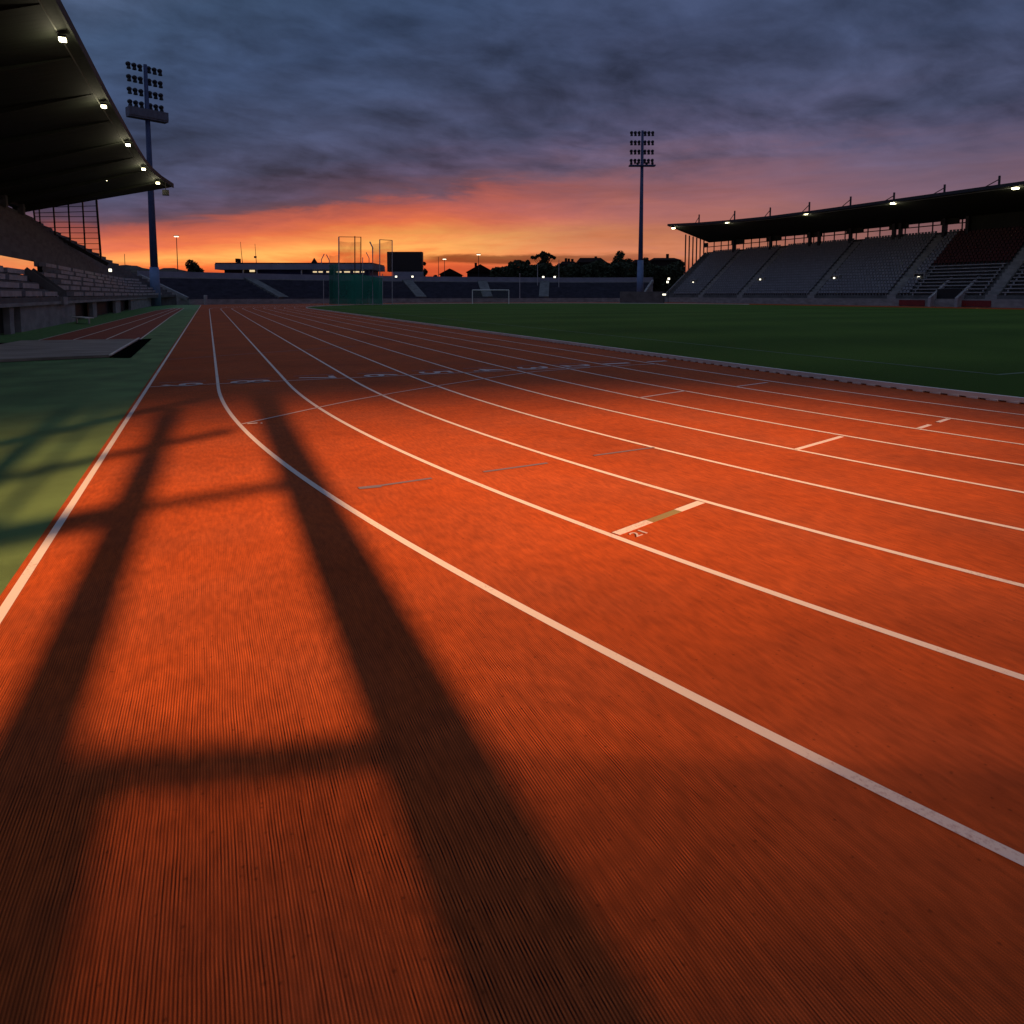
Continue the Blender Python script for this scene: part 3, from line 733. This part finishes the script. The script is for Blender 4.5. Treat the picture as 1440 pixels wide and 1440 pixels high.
# throwing cage
cg = empty('throwing_cage', at(500, 428.3), 'tall hammer cage of bent poles with dark green netting in front of the pavilion', 'throwing cage')
D0 = 118
def gpt(x, D): p = atd(x, 420, D); return Vector((p.x, p.y, 0))
for x, yt, D, r, bend in ((455, 392, 120, .07, 0), (463, 358, 119, .08, -4), (476.5, 333, 116, .11, 0), (499, 332, 118, .09, 0), (507.5, 333, 122, .08, 0), (510, 362, 114, .07, 0), (519, 355, 124, .07, -4), (524, 340, 113, .11, -4), (534, 337, 118, .09, 0), (551.5, 338, 122, .08, 0), (538, 385, 112, .06, 0), (452, 357, 124, .08, 4)):
    g = gpt(x, D); t = atd(x, yt+8, D); e = atd(x+bend, yt, D)
    if x == 452: g = atd(x, 372, D)
    b = MB(); b.tube([g, t, e], r, 8); b.build('pole', M['galv'] if yt > 336 or x == 476.5 else M['steel'], cg)
def netpanel(name, pts, m, D):
    b = MB(); n = 8
    (x0, y0, x1, y1, yb) = pts
    for k in range(n):
        t0, t1 = k/n, (k+1)/n
        sag = lambda t: math.sin(t*math.pi)*1.2*(1 if y0 < 360 else .3)
        f = lambda t: (x0+(x1-x0)*t, y0+(y1-y0)*t+sag(t))
        a, c = f(t0), f(t1); Da, Dc = D+1.2*math.sin(t0*math.pi), D+1.2*math.sin(t1*math.pi)
        b.quad(atd(a[0], yb, Da), atd(c[0], yb, Dc), atd(c[0], c[1], Dc), atd(a[0], a[1], Da))
    return b.build(name, m, cg)
netpanel('upper_net', (477, 339, 507, 340, 371), M['net2'], 116.6)
netpanel('upper_net', (524, 343, 551, 338, 389), M['net2'], 117.6)
netpanel('side_net', (463, 372, 476.5, 371, 427.9), M['net'], 117.5)
netpanel('lower_net', (476.5, 384, 510, 386, 427.9), M['net'], 115.4)
netpanel('lower_net', (510, 386, 538, 391, 427.9), M['net'], 113.4)
netpanel('side_net', (463, 359, 477, 358, 372), M['net2'], 117.6)
for x0, y0, x1, y1, D in ((476.5, 333, 507.5, 333.5, 119), (534, 337, 551.5, 338, 120)):
    b = MB(); b.tube([atd(x0, y0, D-2), atd(x1, y1, D+2)], .06, 6); b.build('top_cable', M['steel'], cg)

# goal
gl = empty('football_goal', (48.5, 118, 0), 'white football goal standing on the far end of the grass', 'goal')
gp = [Vector((45.4, 119.3, .02)), Vector((51.6, 116.4, .02))]
n_ = Vector((gp[1].y-gp[0].y, -(gp[1].x-gp[0].x), 0)).normalized()*-1
for p in gp: b = MB(); b.tube([p, p+Vector((0, 0, 2.6))], .085, 10); b.build('post', M['whitep'], gl)
b = MB(); b.tube([gp[0]+Vector((0, 0, 2.6)), gp[1]+Vector((0, 0, 2.6))], .085, 10); b.build('crossbar', M['whitep'], gl)
b = MB(); bk = [p+n_*1.9 for p in gp]
b.quad(gp[0]+Vector((0, 0, 2.58)), gp[1]+Vector((0, 0, 2.58)), bk[1]+Vector((0, 0, .1)), bk[0]+Vector((0, 0, .1)))
b.build('net', net_mat('white_netting', (.4, .4, .4), .86), gl)

# ------------------------------------------------------------------ floodlight masts
def mast(base, tpx, zt, head_az, label, nr, w, hh, basket, sleeve_h):
    r_ = empty('floodlight_mast', (base.x, base.y, 0), label, 'floodlight', 'unlit floodlight masts behind the track')
    b = MB(); b.tube([(base.x, base.y, 0), (base.x, base.y, zt*.45), (base.x, base.y, zt)], [.62, .45, .26], 12); b.build('pole', M['mast'], r_, smooth=True)
    b = MB(); b.tube([(base.x, base.y, 0), (base.x, base.y, sleeve_h)], [.78, .66], 12); b.build('base_sleeve', M['sleeve'], r_, smooth=True)
    ax = Vector((math.cos(head_az), math.sin(head_az), 0)); ay = Vector((-ax.y, ax.x, 0))      # ax along head, ay front
    zb = zt-hh; pz = zb-(1.0 if basket else 0)
    b = MB(); b.obox(base, ax, ay, w/2+.55, .7, pz-1.0, pz-.75)
    if basket:
        c = Vector((base.x, base.y, 0))+ay*.75; b.obox(c, ax, ay, w/2+.55, .04, pz-.75, pz+.45); c = Vector((base.x, base.y, 0))-ay*.75; b.obox(c, ax, ay, w/2+.55, .04, pz-.75, pz+.45)
        for s in (-1, 1): b.obox(Vector((base.x, base.y, 0))+ax*s*(w/2+.5), ax, ay, .04, .7, pz-.75, pz+.45)
    b.build('platform', M['basket'] if basket else M['mast'], r_)
    cols = [-w/2, -w/2+w*.18, -w/2+w*.36, w/2-w*.36, w/2-w*.18, w/2]
    for i in range(nr):
        z = zb+.35+i*(hh-.7)/(nr-1)
        b = MB(); b.bar(Vector((base.x, base.y, z))-ax*w/2, Vector((base.x, base.y, z))+ax*w/2, .04, .04); b.build('crossarm', M['mast'], r_)
    pro = None
    for i in range(nr):
        for c_ in cols:
            z = zb+.35+i*(hh-.7)/(nr-1); p = Vector((base.x, base.y, z))+ax*c_+ay*.3
            if pro is None:
                b = MB(); b.tube([-ay*.28, ay*.02+Vector((0, 0, .03)), ay*.26], [.2, .33, .36], 10); b.tube([Vector((0, 0, -.70)), Vector((0, 0, -.2))], [.31, .2], 8)
                pro = o = b.build('flood_lamp', M['black'])
            else: o = pro.copy(); COL.objects.link(o)
            o.parent = r_; o.location = p-r_.location
    if not basket:
        for c_ in (-w/2, -w*.2, w*.22, w/2):
            o = pro.copy(); COL.objects.link(o); o.name = 'ballast_box'; o.parent = r_; o.location = Vector((base.x, base.y, zb-.4))+ax*c_-r_.location; o.scale = (.8, .8, .9)
    return r_
bl = atd(218, 402, 106); br = atd(900, 410, 150)
mast(Vector((bl.x, bl.y, 0)), None, 36.6, math.radians(24), 'tall blue-grey floodlight mast rising behind the roof tip of the left stand', 4, 4.5, 6.2, True, 6)
mast(Vector((br.x, br.y, 0)), None, 37.2, -A, 'slender dark floodlight mast between the terrace and the right stand', 4, 4.6, 6.6, False, 9.3)

# ------------------------------------------------------------------ street lamps and poles beyond
def street_lamp(x, yt, yb, D, lit, label, arm=.0, group='street lamps glowing behind the terrace'):
    p = atd(x, yt, D); r_ = empty('street_lamp', (p.x, p.y, 0), label, 'street lamp', group)
    b = MB(); b.tube([(p.x, p.y, 0), (p.x, p.y, p.z)], [.14, .07], 8); b.build('pole', M['steel'], r_)
    b = MB(); b.obox(p, RT, FW, .55, .3, p.z, p.z+.16); b.build('lamp_head', M['steel'], r_)
    b = MB(); b.obox(p, RT, FW, .45, .26, p.z-.22, p.z-.01); b.build('lens', M['lamp2'] if lit else M['galv'], r_)
street_lamp(248, 332, 400, 168, True, 'tall lit street lamp beside the round tree at the left end of the terrace')
street_lamp(625, 364, 392, 190, True, 'short lit street lamp in front of a pitched house roof right of the scoreboard')
street_lamp(673, 357.5, 393, 172, True, 'lit street lamp on slim pole above the stair, right of the two house roofs')
for x, yt, D, lab in ((616.5, 361, 190, 'bare dark pole just left of the short lit street lamp'), (756, 371, 165, 'slim grey pole below the spiky tree crown'), (786, 365, 165, 'slim grey pole to the right of the spiky tree crown'), (731, 384, 156, 'short pale stub post on the terrace parapet'), (175, 357, 190, 'thin dark pole above the bank at the left')):
    p = atd(x, yt, D); b = MB(); b.tube([(p.x, p.y, 0), (p.x, p.y, p.z*.6), (p.x, p.y, p.z)], [.11, .09, .06], 8); o = b.build('pole', M['galv'] if 'grey' in lab or 'pale' in lab else M['steel']); tag(o, lab, 'pole')
# two-lamp post by right stand
p = atd(940, 396, 150); r_ = empty('lamp_post', (p.x, p.y, 0), 'small post with two bright lamps at the near corner of the right stand', 'lamp post')
b = MB(); b.tube([(p.x, p.y, 0), (p.x, p.y, p.z)], .06, 8); b.build('pole', M['steel'], r_)
for x, y in ((940.5, 392), (938.7, 396.5)):
    q = atd(x, y, 149.8); b = MB(); b.obox(q, RT, FW, .2, .15, q.z-.22, q.z+.22); b.build('lens', M['lamp3'], r_)
q = atd(934, 414, 132); r_ = empty('bollard_lamp', (q.x, q.y, 0), 'low bright lamp at the foot of the right stand end wall', 'lamp')
b = MB(); b.tube([(q.x, q.y, 0), (q.x, q.y, q.z-.2)], .07, 8); b.build('post', M['steel'], r_)
b = MB(); b.obox(q, RT, FW, .3, .15, q.z-.18, q.z+.12); b.build('lens', M['lamp3'], r_)
# fence below the right mast
b = MB(); pbox(b, 872, 934, 410, 425, 143, .25, z0=0); o = b.build('boundary_wall', M['concrete_d']); tag(o, 'dim boundary wall between the terrace end and the right stand', 'wall')

# ------------------------------------------------------------------ houses
def house(x0, x1, ye, yr, D, depth, label, ridge='x', chim=()):
    a, c = atd(x0, 400, D), atd(x1, 400, D); a.z = c.z = 0; ze = atd((x0+x1)/2, ye, D).z; zr = atd((x0+x1)/2, yr, D).z
    r_ = empty('house', (a+c)/2, label, 'house')
    q = [a, c, c+FW*depth, a+FW*depth]
    b = MB(); b.hexa([(p.x, p.y, 0) for p in q]+[(p.x, p.y, ze) for p in q])
    if ridge == 'y':
        m1, m2 = (q[0]+q[1])/2, (q[2]+q[3])/2
        b.poly([(q[0].x, q[0].y, ze+.002), (q[1].x, q[1].y, ze+.002), (m1.x, m1.y, zr-.25)])
    b.build('wall', M['house'], r_)
    b = MB(); o_ = .5; Q = [a-RT*o_-FW*o_, c+RT*o_-FW*o_, c+RT*o_+FW*(depth+o_), a-RT*o_+FW*(depth+o_)]
    if ridge == 'x': r1, r2 = (Q[0]+Q[3])/2+RT*(1.2), (Q[1]+Q[2])/2-RT*(1.2)
    else: r1, r2 = (Q[0]+Q[1])/2, (Q[2]+Q[3])/2
    P = [(p.x, p.y, ze+.01) for p in Q]+[(r1.x, r1.y, zr), (r2.x, r2.y, zr)]
    if ridge == 'x': b.add(P, [(0, 1, 5, 4), (2, 3, 4, 5), (1, 2, 5), (3, 0, 4), (3, 2, 1, 0)])
    else: b.add(P, [(1, 2, 5, 4), (3, 0, 4, 5), (0, 1, 4), (2, 3, 5), (3, 2, 1, 0)])
    rf = b.build('roof', M['tile'], r_)
    for x, yt in chim:
        b = MB(); pbox(b, x-1.6, x+1.6, yt, ye, D+depth*.5, 1.1); b.build('chimney', M['house'], rf)
house(619, 646, 386, 377.5, 205, 12, 'gabled house with dark pitched roof behind the short street lamp', 'y')
house(657, 694, 383, 371.5, 215, 12, 'house with steep dark gable behind the lamp right of the scoreboard', 'y', ((669, 369.5),))
house(789, 812, 372, 366.5, 225, 10, 'house with a row of chimney stubs on its flat ridge', 'x', ((796, 363), (800, 363.5), (805, 364)))
house(815, 851, 369, 361, 228, 13, 'broad house with low dark roof between two tree crowns', 'x', ((838, 360.5),))
house(922, 957, 366, 361, 230, 14, 'wide dark house with finial on the ridge left of the right stand', 'x', ((939, 357),))
house(893, 918, 370, 364, 235, 10, 'small dark house just behind the right floodlight mast', 'x')

# ------------------------------------------------------------------ trees
def tree(x, yt, wpx, D, label, seed, lobes=11, dens=1.0, group='dark trees along the skyline', spiky=False):
    rng = random.Random(seed); t = atd(x, yt, D); Ht = t.z; W = wpx/F*D/2
    r_ = empty('tree', (t.x, t.y, 0), label, 'tree', group)
    b = MB(); cz = Ht*.45
    b.tube([(t.x, t.y, 0), (t.x+.1, t.y, cz*.6), (t.x-.1, t.y+.1, Ht*.75)], [.35, .26, .08], 8)
    cl = []
    for k in range(lobes):
        a = rng.uniform(0, 6.28); rr = W*.62*math.sqrt(rng.random()); z = rng.uniform(Ht*.42, Ht*.88)
        c = Vector((t.x+rr*math.cos(a), t.y+rr*math.sin(a), z)); cl.append((c, W*rng.uniform(.30, .5)*(1-.35*(z/Ht-.4))))
        b.tube([(t.x, t.y, cz*.5), ((t.x+c.x)/2, (t.y+c.y)/2, (cz*.5+c.z)/2+.3), c], [.14, .09, .04], 5)
    cl.append((Vector((t.x, t.y, Ht-W*.3)), W*.32))
    if spiky:
        for k in range(9):
            xx = (k-4)/4*W*.95; c = Vector((t.x, t.y, 0))+RT*xx; c.z = Ht*(.95+.05*rng.random()-.1*abs(k-4)/4)
            cl.append((c, W*.13)); b.tube([(t.x, t.y, Ht*.6), c], [.1, .03], 5)
    b.build('trunk', M['bark'], r_)
    b = MB()
    for c, R in cl:
        n = int(260*dens*max(.5, R/1.2))
        for _ in range(n):
            d = Vector((rng.gauss(0, 1), rng.gauss(0, 1), rng.gauss(0, .8))).normalized()*R*(.35+.75*rng.random()**.6)
            p = c+d; s = rng.uniform(.17, .36)*(1+R*.18)
            e1 = Vector((rng.gauss(0, 1), rng.gauss(0, 1), rng.gauss(0, 1))).normalized(); e2 = e1.cross(Vector((rng.gauss(0, 1), rng.gauss(0, 1), rng.gauss(0, 1)))).normalized()
            b.add([p-e1*s, p+e2*s*.6, p+e1*s, p-e2*s*.6], [(0, 1, 2, 3)])
    b.build('crown', M['leaf'], r_, fix=False)
TR = [(268, 366, 40, 178, 'round bushy tree beside the tall lit lamp at the left', {}), (597, 369, 12, 185, 'narrow dark tree hard against the right side of the scoreboard', {}),
      (612, 387, 14, 185, 'small low bush between the scoreboard and the first house', {}),
      (700, 379, 26, 200, 'low dark tree just right of the steep gabled house', {}), (719, 368, 26, 205, 'bushy dark tree left of the spiky crown', {}),
      (741, 366, 26, 205, 'dark tree at the left shoulder of the spiky crown', {}), (764, 354, 32, 200, 'tall tree with spiky crown standing above the skyline', dict(spiky=True)),
      (786, 371, 24, 195, 'low dark tree in front of the chimney house', {}), (812, 372, 30, 190, 'broad low tree in front of the broad house', {}), (838, 370, 30, 190, 'low tree before the right half of the broad house', {}),
      (872, 353, 36, 205, 'big rounded dark tree left of the right floodlight mast', dict(lobes=15)), (868, 374, 34, 180, 'low bushy tree beneath the big rounded tree', {}),
      (908, 362, 22, 215, 'narrow tree just right of the right floodlight mast', {}), (928, 374, 34, 180, 'low dark tree between the mast and the right stand', {}), (951, 370, 26, 190, 'dark tree touching the left gable of the right stand', {}),
      (890, 372, 24, 175, 'low dark tree at the foot of the right mast', {}), (730, 378, 34, 180, 'low broad tree above the middle of the terrace', {}), (765, 376, 34, 180, 'low broad tree beneath the spiky crown', {}), (790, 378, 30, 176, 'low bush row tree behind the grey poles', {})]
for i, (x, yt, w, D, lab, kw) in enumerate(TR): tree(x, yt, w, D, lab, 40+i, **kw)
# hedge mass behind the terrace: reads as one
b = MB(); rg = random.Random(5)
for k in range(15000):
    x = rg.uniform(690, 962); yt = 371.5+3*math.sin(x*.05)+2.5*math.sin(x*.17)+max(0, 725-x)*.28; y = rg.uniform(yt, 408)
    p = atd(x, y, rg.uniform(176, 188)); s = rg.uniform(.3, .6)
    e1 = Vector((rg.gauss(0, 1), rg.gauss(0, 1), rg.gauss(0, 1))).normalized(); e2 = e1.cross(Vector((rg.gauss(0, 1), rg.gauss(0, 1), rg.gauss(0, 1)))).normalized()
    b.add([p-e1*s, p+e2*s*.6, p+e1*s, p-e2*s*.6], [(0, 1, 2, 3)])
o = b.build('far_thicket', M['leaf'], fix=False); tag(o, 'dense dark thicket below the skyline trees behind the terrace', 'thicket', kind='stuff')

# ------------------------------------------------------------------ left foreground things
# sand pit cover
pit = empty('sand_pit_cover', (-4.3, 25.5, 0), 'flat beige cover over the sand pit on the green apron, open pit painted dark at one side', 'pit cover')
pt = [at(-60, 512), at(153, 502.5), at(194, 479), at(30, 481.5), at(0, 487), at(-60, 500)]
b = MB(); n = len(pt); b.add([(p.x, p.y, .0) for p in pt]+[(p.x, p.y, .07) for p in pt], [tuple(range(n))[::-1], tuple(range(n, 2*n))]+[(i, (i+1) % n, (i+1) % n+n, i+n) for i in range(n)])
b.build('cover_sheet', M['sand'], pit)
dk = [at(153.5, 503), at(184, 503), at(214, 476), at(196, 477)]
b = MB(); b.add([(p.x, p.y, .002) for p in dk], [(0, 1, 2, 3)]); b.build('open_pit_shade', M['pit'], pit)  # flat sheet on the apron, the pit's shade put into its colour
b = MB(); p, q = at(155, 503), at(195.5, 478); b.bar((p.x, p.y, .075), (q.x, q.y, .075), .06, .03); b.build('edge_trim', M['white'], pit)
b = MB(); b.add([(p.x, p.y, .002) for p in (at(-20, 486), at(0, 490), at(24, 482.5), at(0, 482))], [(0, 1, 2, 3)]); b.build('open_pit_shade', M['pit'], pit)  # second flat sheet with painted pit shade
# bench by the wall
bp = [at(107.5, 454), at(126, 455.5)]; bn = empty('bench', (bp[0]+bp[1])/2, 'low bench with pale seat board by the concrete wall of the left stand', 'bench')
d_ = (bp[1]-bp[0]); L_ = d_.length
b = MB(); b.bar(bp[0]+Vector((0, 0, .36)), bp[1]+Vector((0, 0, .36)), .5, .06); b.build('seat', M['whitep'], bn)
for t in (.03, .97):
    p = bp[0]+d_*t; b = MB(); b.bar(p, p+Vector((0, 0, .33)), .06, .3, up=Vector((0, 1, 0))); b.build('leg', M['galv'], bn)

# ------------------------------------------------------------------ behind the camera: floodlight and gate frame that throw the light and shadows on the lanes
LP = Vector((.35, -80, 36)); G = 3.0
def caster(vs, us):
    t = (-G-LP.y)/(us-LP.y); return Vector((LP.x+(vs-LP.x)*t, -G, LP.z*(1-t)))
gt = empty('entrance_gate', (0, -G, 0), 'steel gate frame whose posts and rails shade the near lanes', 'gate')
def post(v0, u0, v1, u1, w):
    a = caster(v0, u0); c = caster(v1, u1)
    k = (c-a)/(c.z-a.z); a = a-k*a.z
    b = MB(); b.bar(a, c, w, w*.8, up=Vector((0, 1, 0))); b.build('post', M['steel'], gt)
post(-.68, 3, -.58, 11.8, .30); post(.72, 1.6, .84, 16, .40); post(-1.55, 6.4, -1.6, 13, .10); post(-1.98, 8.3, -2.06, 13, .27)
post(-.55, 1.0, -.50, 2.75, .26)
def rail(v0, u0, v1, u1, w):
    b = MB(); b.bar(caster(v0, u0), caster(v1, u1), .06, w); b.build('rail', M['steel'], gt)
rail(-2.6, 5.55, -.6, 6.15, .24); rail(-.6, 6.2, .75, 6.5, .10); rail(-2.6, 7.2, .25, 9.5, .12); rail(-2.9, 9.0, .1, 13.2, .16); rail(-.75, 2.8, .7, 2.36, .075)
b = MB(); z = 1.2
while z < 2.5:                                   # unseen slats added to darken the near lane, sloping right, thicker below
    k = max(0.0, min(1.0, (2.5-z)/1.05)); wd = .0006+.0088*k
    b.hexa([(-2.6, -G-.03, z+.62), (4.2, -G-.03, z-.95), (4.2, -G-.01, z-.95), (-2.6, -G-.01, z+.62), (-2.6, -G-.03, z+.62+wd), (4.2, -G-.03, z-.95+wd), (4.2, -G-.01, z-.95+wd), (-2.6, -G-.01, z+.62+wd)]); z += .021
b.build('shade_slats', M['steel'], gt)
fm = empty('floodlight_mast', (LP.x, LP.y-.6, 0), 'lit floodlight mast standing behind the camera', 'floodlight')
b = MB(); b.tube([(LP.x, LP.y-.6, 0), (LP.x, LP.y-.6, 37)], [.6, .3], 12); b.build('pole', M['mast'], fm)
b = MB(); b.box(LP.x-.9, LP.x+.9, LP.y-.55, LP.y-.2, LP.z-.7, LP.z+.7); b.build('lamp_head', M['steel'], fm)
sl = bpy.data.lights.new('flood_beam', 'SPOT'); so = bpy.data.objects.new('flood_beam', sl); COL.objects.link(so)
so.location = LP; AIM = Vector((1.9, 5.7, 0)); so.rotation_euler = (AIM-LP).to_track_quat('-Z', 'Y').to_euler()
sl.energy = 1.35e6; sl.color = (1.0, .52, .235); sl.shadow_soft_size = 1.0; sl.spot_size = math.radians(12.6); sl.spot_blend = 1.0
so.scale = (1.0, .205, 1.0)

# ------------------------------------------------------------------ sun just at the horizon, sky
sun = bpy.data.lights.new('sun', 'SUN'); sun_o = bpy.data.objects.new('sun', sun); COL.objects.link(sun_o)
SAZ, SEL = math.radians(6), math.radians(1.5)
sdir = Vector((math.sin(SAZ)*math.cos(SEL), math.cos(SAZ)*math.cos(SEL), math.sin(SEL)))
sun_o.rotation_euler = (-sdir).to_track_quat('-Z', 'Y').to_euler(); sun.energy = .06; sun.angle = math.radians(8); sun.color = (1, .45, .22)

w = bpy.data.worlds.new('World'); S.world = w; w.use_nodes = True; nt = w.node_tree; N, L = nt.nodes.new, nt.links.new
for n in list(nt.nodes): nt.nodes.remove(n)
out = N('ShaderNodeOutputWorld'); bg = N('ShaderNodeBackground'); L(bg.outputs[0], out.inputs[0])
tcw = N('ShaderNodeTexCoord'); D_ = tcw.outputs['Generated']
sep = N('ShaderNodeSeparateXYZ'); L(D_, sep.inputs[0])
def mth(op, a, b=None, c=None, clamp=False):
    q = N('ShaderNodeMath'); q.operation = op; q.use_clamp = clamp
    for i, v in enumerate((a, b, c)):
        if v is None: continue
        if isinstance(v, (int, float)): q.inputs[i].default_value = v
        else: L(v, q.inputs[i])
    return q.outputs[0]
def rng_(v, a, b_, c, d, smooth=False):
    r = N('ShaderNodeMapRange'); r.inputs[1].default_value = a; r.inputs[2].default_value = b_; r.inputs[3].default_value = c; r.inputs[4].default_value = d
    if smooth: r.interpolation_type = 'SMOOTHSTEP'
    L(v, r.inputs[0]); return r.outputs[0]
X, Y, Z = sep.outputs
hor = mth('SQRT', mth('ADD', mth('MULTIPLY', X, X), mth('MULTIPLY', Y, Y)))
hor = mth('MAXIMUM', hor, .02)
t = mth('DIVIDE', Z, hor)                                     # tangent of elevation
az = mth('SUBTRACT', mth('ARCTAN2', X, Y), math.radians(6))     # azimuth from the glow, radians, + = right
# flat cloud deck coordinates
zz = mth('ADD', mth('MAXIMUM', Z, 0), .24)
cx = mth('DIVIDE', X, zz); cy = mth('DIVIDE', Y, zz)
cv = N('ShaderNodeCombineXYZ'); L(cx, cv.inputs[0]); L(cy, cv.inputs[1])
def wn(scale, det, rough, vec, off=(0, 0, 0), sc=(1, 1, 1)):
    mp = N('ShaderNodeMapping'); mp.inputs['Location'].default_value = off; mp.inputs['Scale'].default_value = sc; L(vec, mp.inputs[0])
    n = N('ShaderNodeTexNoise'); n.inputs['Scale'].default_value = scale; n.inputs['Detail'].default_value = det; n.inputs['Roughness'].default_value = rough; n.inputs['Distortion'].default_value = .35; L(mp.outputs[0], n.inputs['Vector']); return n.outputs['Fac']
hv = N('ShaderNodeCombineXYZ'); L(mth('MULTIPLY', az, 1.0), hv.inputs[0]); L(mth('MULTIPLY', t, 9.0), hv.inputs[1])
streak = wn(3.0, 6, .62, hv.outputs[0], (3.1, 0, 0))
ragged = wn(5.5, 7, .62, hv.outputs[0], (11.3, 2.2, 0), (1, .55, 1))
# lifted base of the deck towards the right
lift = mth('ADD', rng_(az, -.22, .21, .67, 1.18), rng_(az, .21, .62, 0, .22))
t2 = mth('DIVIDE', t, lift)
t2 = mth('ADD', t2, mth('MULTIPLY', mth('SUBTRACT', ragged, .5), .060))
t2s = mth('ADD', t2, mth('MULTIPLY', mth('SUBTRACT', streak, .5), .03))
def ramp(stops, fac):
    r = N('ShaderNodeValToRGB'); cr = r.color_ramp
    while len(cr.elements) < len(stops): cr.elements.new(.5)
    for e, (p, c) in zip(cr.elements, stops): e.position = p; e.color = lin(c)
    L(fac, r.inputs[0]); return r.outputs[0]
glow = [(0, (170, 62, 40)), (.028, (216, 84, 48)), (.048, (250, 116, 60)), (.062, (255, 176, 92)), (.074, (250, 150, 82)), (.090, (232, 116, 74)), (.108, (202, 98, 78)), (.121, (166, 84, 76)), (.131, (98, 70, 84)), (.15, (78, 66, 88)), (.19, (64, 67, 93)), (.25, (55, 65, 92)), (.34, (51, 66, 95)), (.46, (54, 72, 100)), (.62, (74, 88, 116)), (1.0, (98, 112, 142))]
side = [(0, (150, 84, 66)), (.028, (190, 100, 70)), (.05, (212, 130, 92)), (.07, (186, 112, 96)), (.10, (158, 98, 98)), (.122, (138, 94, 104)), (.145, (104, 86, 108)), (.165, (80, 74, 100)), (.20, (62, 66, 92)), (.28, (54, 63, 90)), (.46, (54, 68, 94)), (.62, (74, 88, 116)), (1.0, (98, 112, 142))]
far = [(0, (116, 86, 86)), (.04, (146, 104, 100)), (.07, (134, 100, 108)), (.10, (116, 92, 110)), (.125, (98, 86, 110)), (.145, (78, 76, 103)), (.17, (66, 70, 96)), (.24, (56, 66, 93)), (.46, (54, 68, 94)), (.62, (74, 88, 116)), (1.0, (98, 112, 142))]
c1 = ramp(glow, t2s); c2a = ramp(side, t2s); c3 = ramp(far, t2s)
mf = N('ShaderNodeMix'); mf.data_type = 'RGBA'; L(rng_(mth('ABSOLUTE', az), .46, .92, 0, 1, True), mf.inputs[0]); L(c2a, mf.inputs[6]); L(c3, mf.inputs[7]); c2 = mf.outputs[2]
side_f = rng_(mth('ABSOLUTE', mth('SUBTRACT', az, .0)), .12, .54, 0, 1, True)
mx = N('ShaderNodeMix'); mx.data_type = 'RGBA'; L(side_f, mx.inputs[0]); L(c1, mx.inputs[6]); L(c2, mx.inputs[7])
# cloud body: darker and lighter billows in the deck
n1 = wn(2.5, 9, .58, cv.outputs[0], (4, 1.5, 0), (.8, 1, 1)); n2 = wn(9, 6, .55, cv.outputs[0], (9, 3, 0), (.7, 1, 1))
bil = mth('ADD', mth('MULTIPLY', n1, .7), mth('MULTIPLY', n2, .3))
bil = rng_(bil, .36, .64, .58, 1.72)
deckf = rng_(t2s, .115, .16, 0, 1)
bil = mth('ADD', mth('MULTIPLY', deckf, bil), mth('SUBTRACT', 1, deckf))
st2 = rng_(streak, .3, .7, .82, 1.18); st2 = mth('ADD', mth('MULTIPLY', deckf, 1.0), mth('MULTIPLY', mth('SUBTRACT', 1, deckf), st2))
# one thin dark bank low on the right of the glow
bank = mth('MULTIPLY', rng_(mth('ABSOLUTE', mth('SUBTRACT', mth('ADD', t, mth('MULTIPLY', mth('SUBTRACT', ragged, .5), .03)), .053)), .004, .010, 1, 0, True), mth('MULTIPLY', rng_(az, .16, .22, 0, 1, True), rng_(az, .34, .62, 1, 0, True)))
dark = mth('SUBTRACT', 1, mth('MULTIPLY', bank, .66))
fac = mth('MULTIPLY', mth('MULTIPLY', bil, st2), dark)
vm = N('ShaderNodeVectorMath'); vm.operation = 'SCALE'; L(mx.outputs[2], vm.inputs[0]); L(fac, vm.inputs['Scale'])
# clear-air part of the dusk sky
sky = N('ShaderNodeTexSky'); sky.sky_type = 'NISHITA'; sky.sun_disc = False; sky.sun_elevation = SEL; sky.sun_rotation = SAZ
va = N('ShaderNodeVectorMath'); va.operation = 'SCALE'; L(sky.outputs[0], va.inputs[0]); va.inputs['Scale'].default_value = .0015
vs = N('ShaderNodeVectorMath'); vs.operation = 'ADD'; L(vm.outputs[0], vs.inputs[0]); L(va.outputs[0], vs.inputs[1])
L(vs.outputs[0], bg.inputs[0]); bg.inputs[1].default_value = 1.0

S.view_settings.view_transform = 'Standard'; S.view_settings.look = 'None'; S.view_settings.exposure = 0; S.view_settings.gamma = 1
S.render.engine = 'CYCLES'
try: S.cycles.use_denoising = True
except Exception: pass
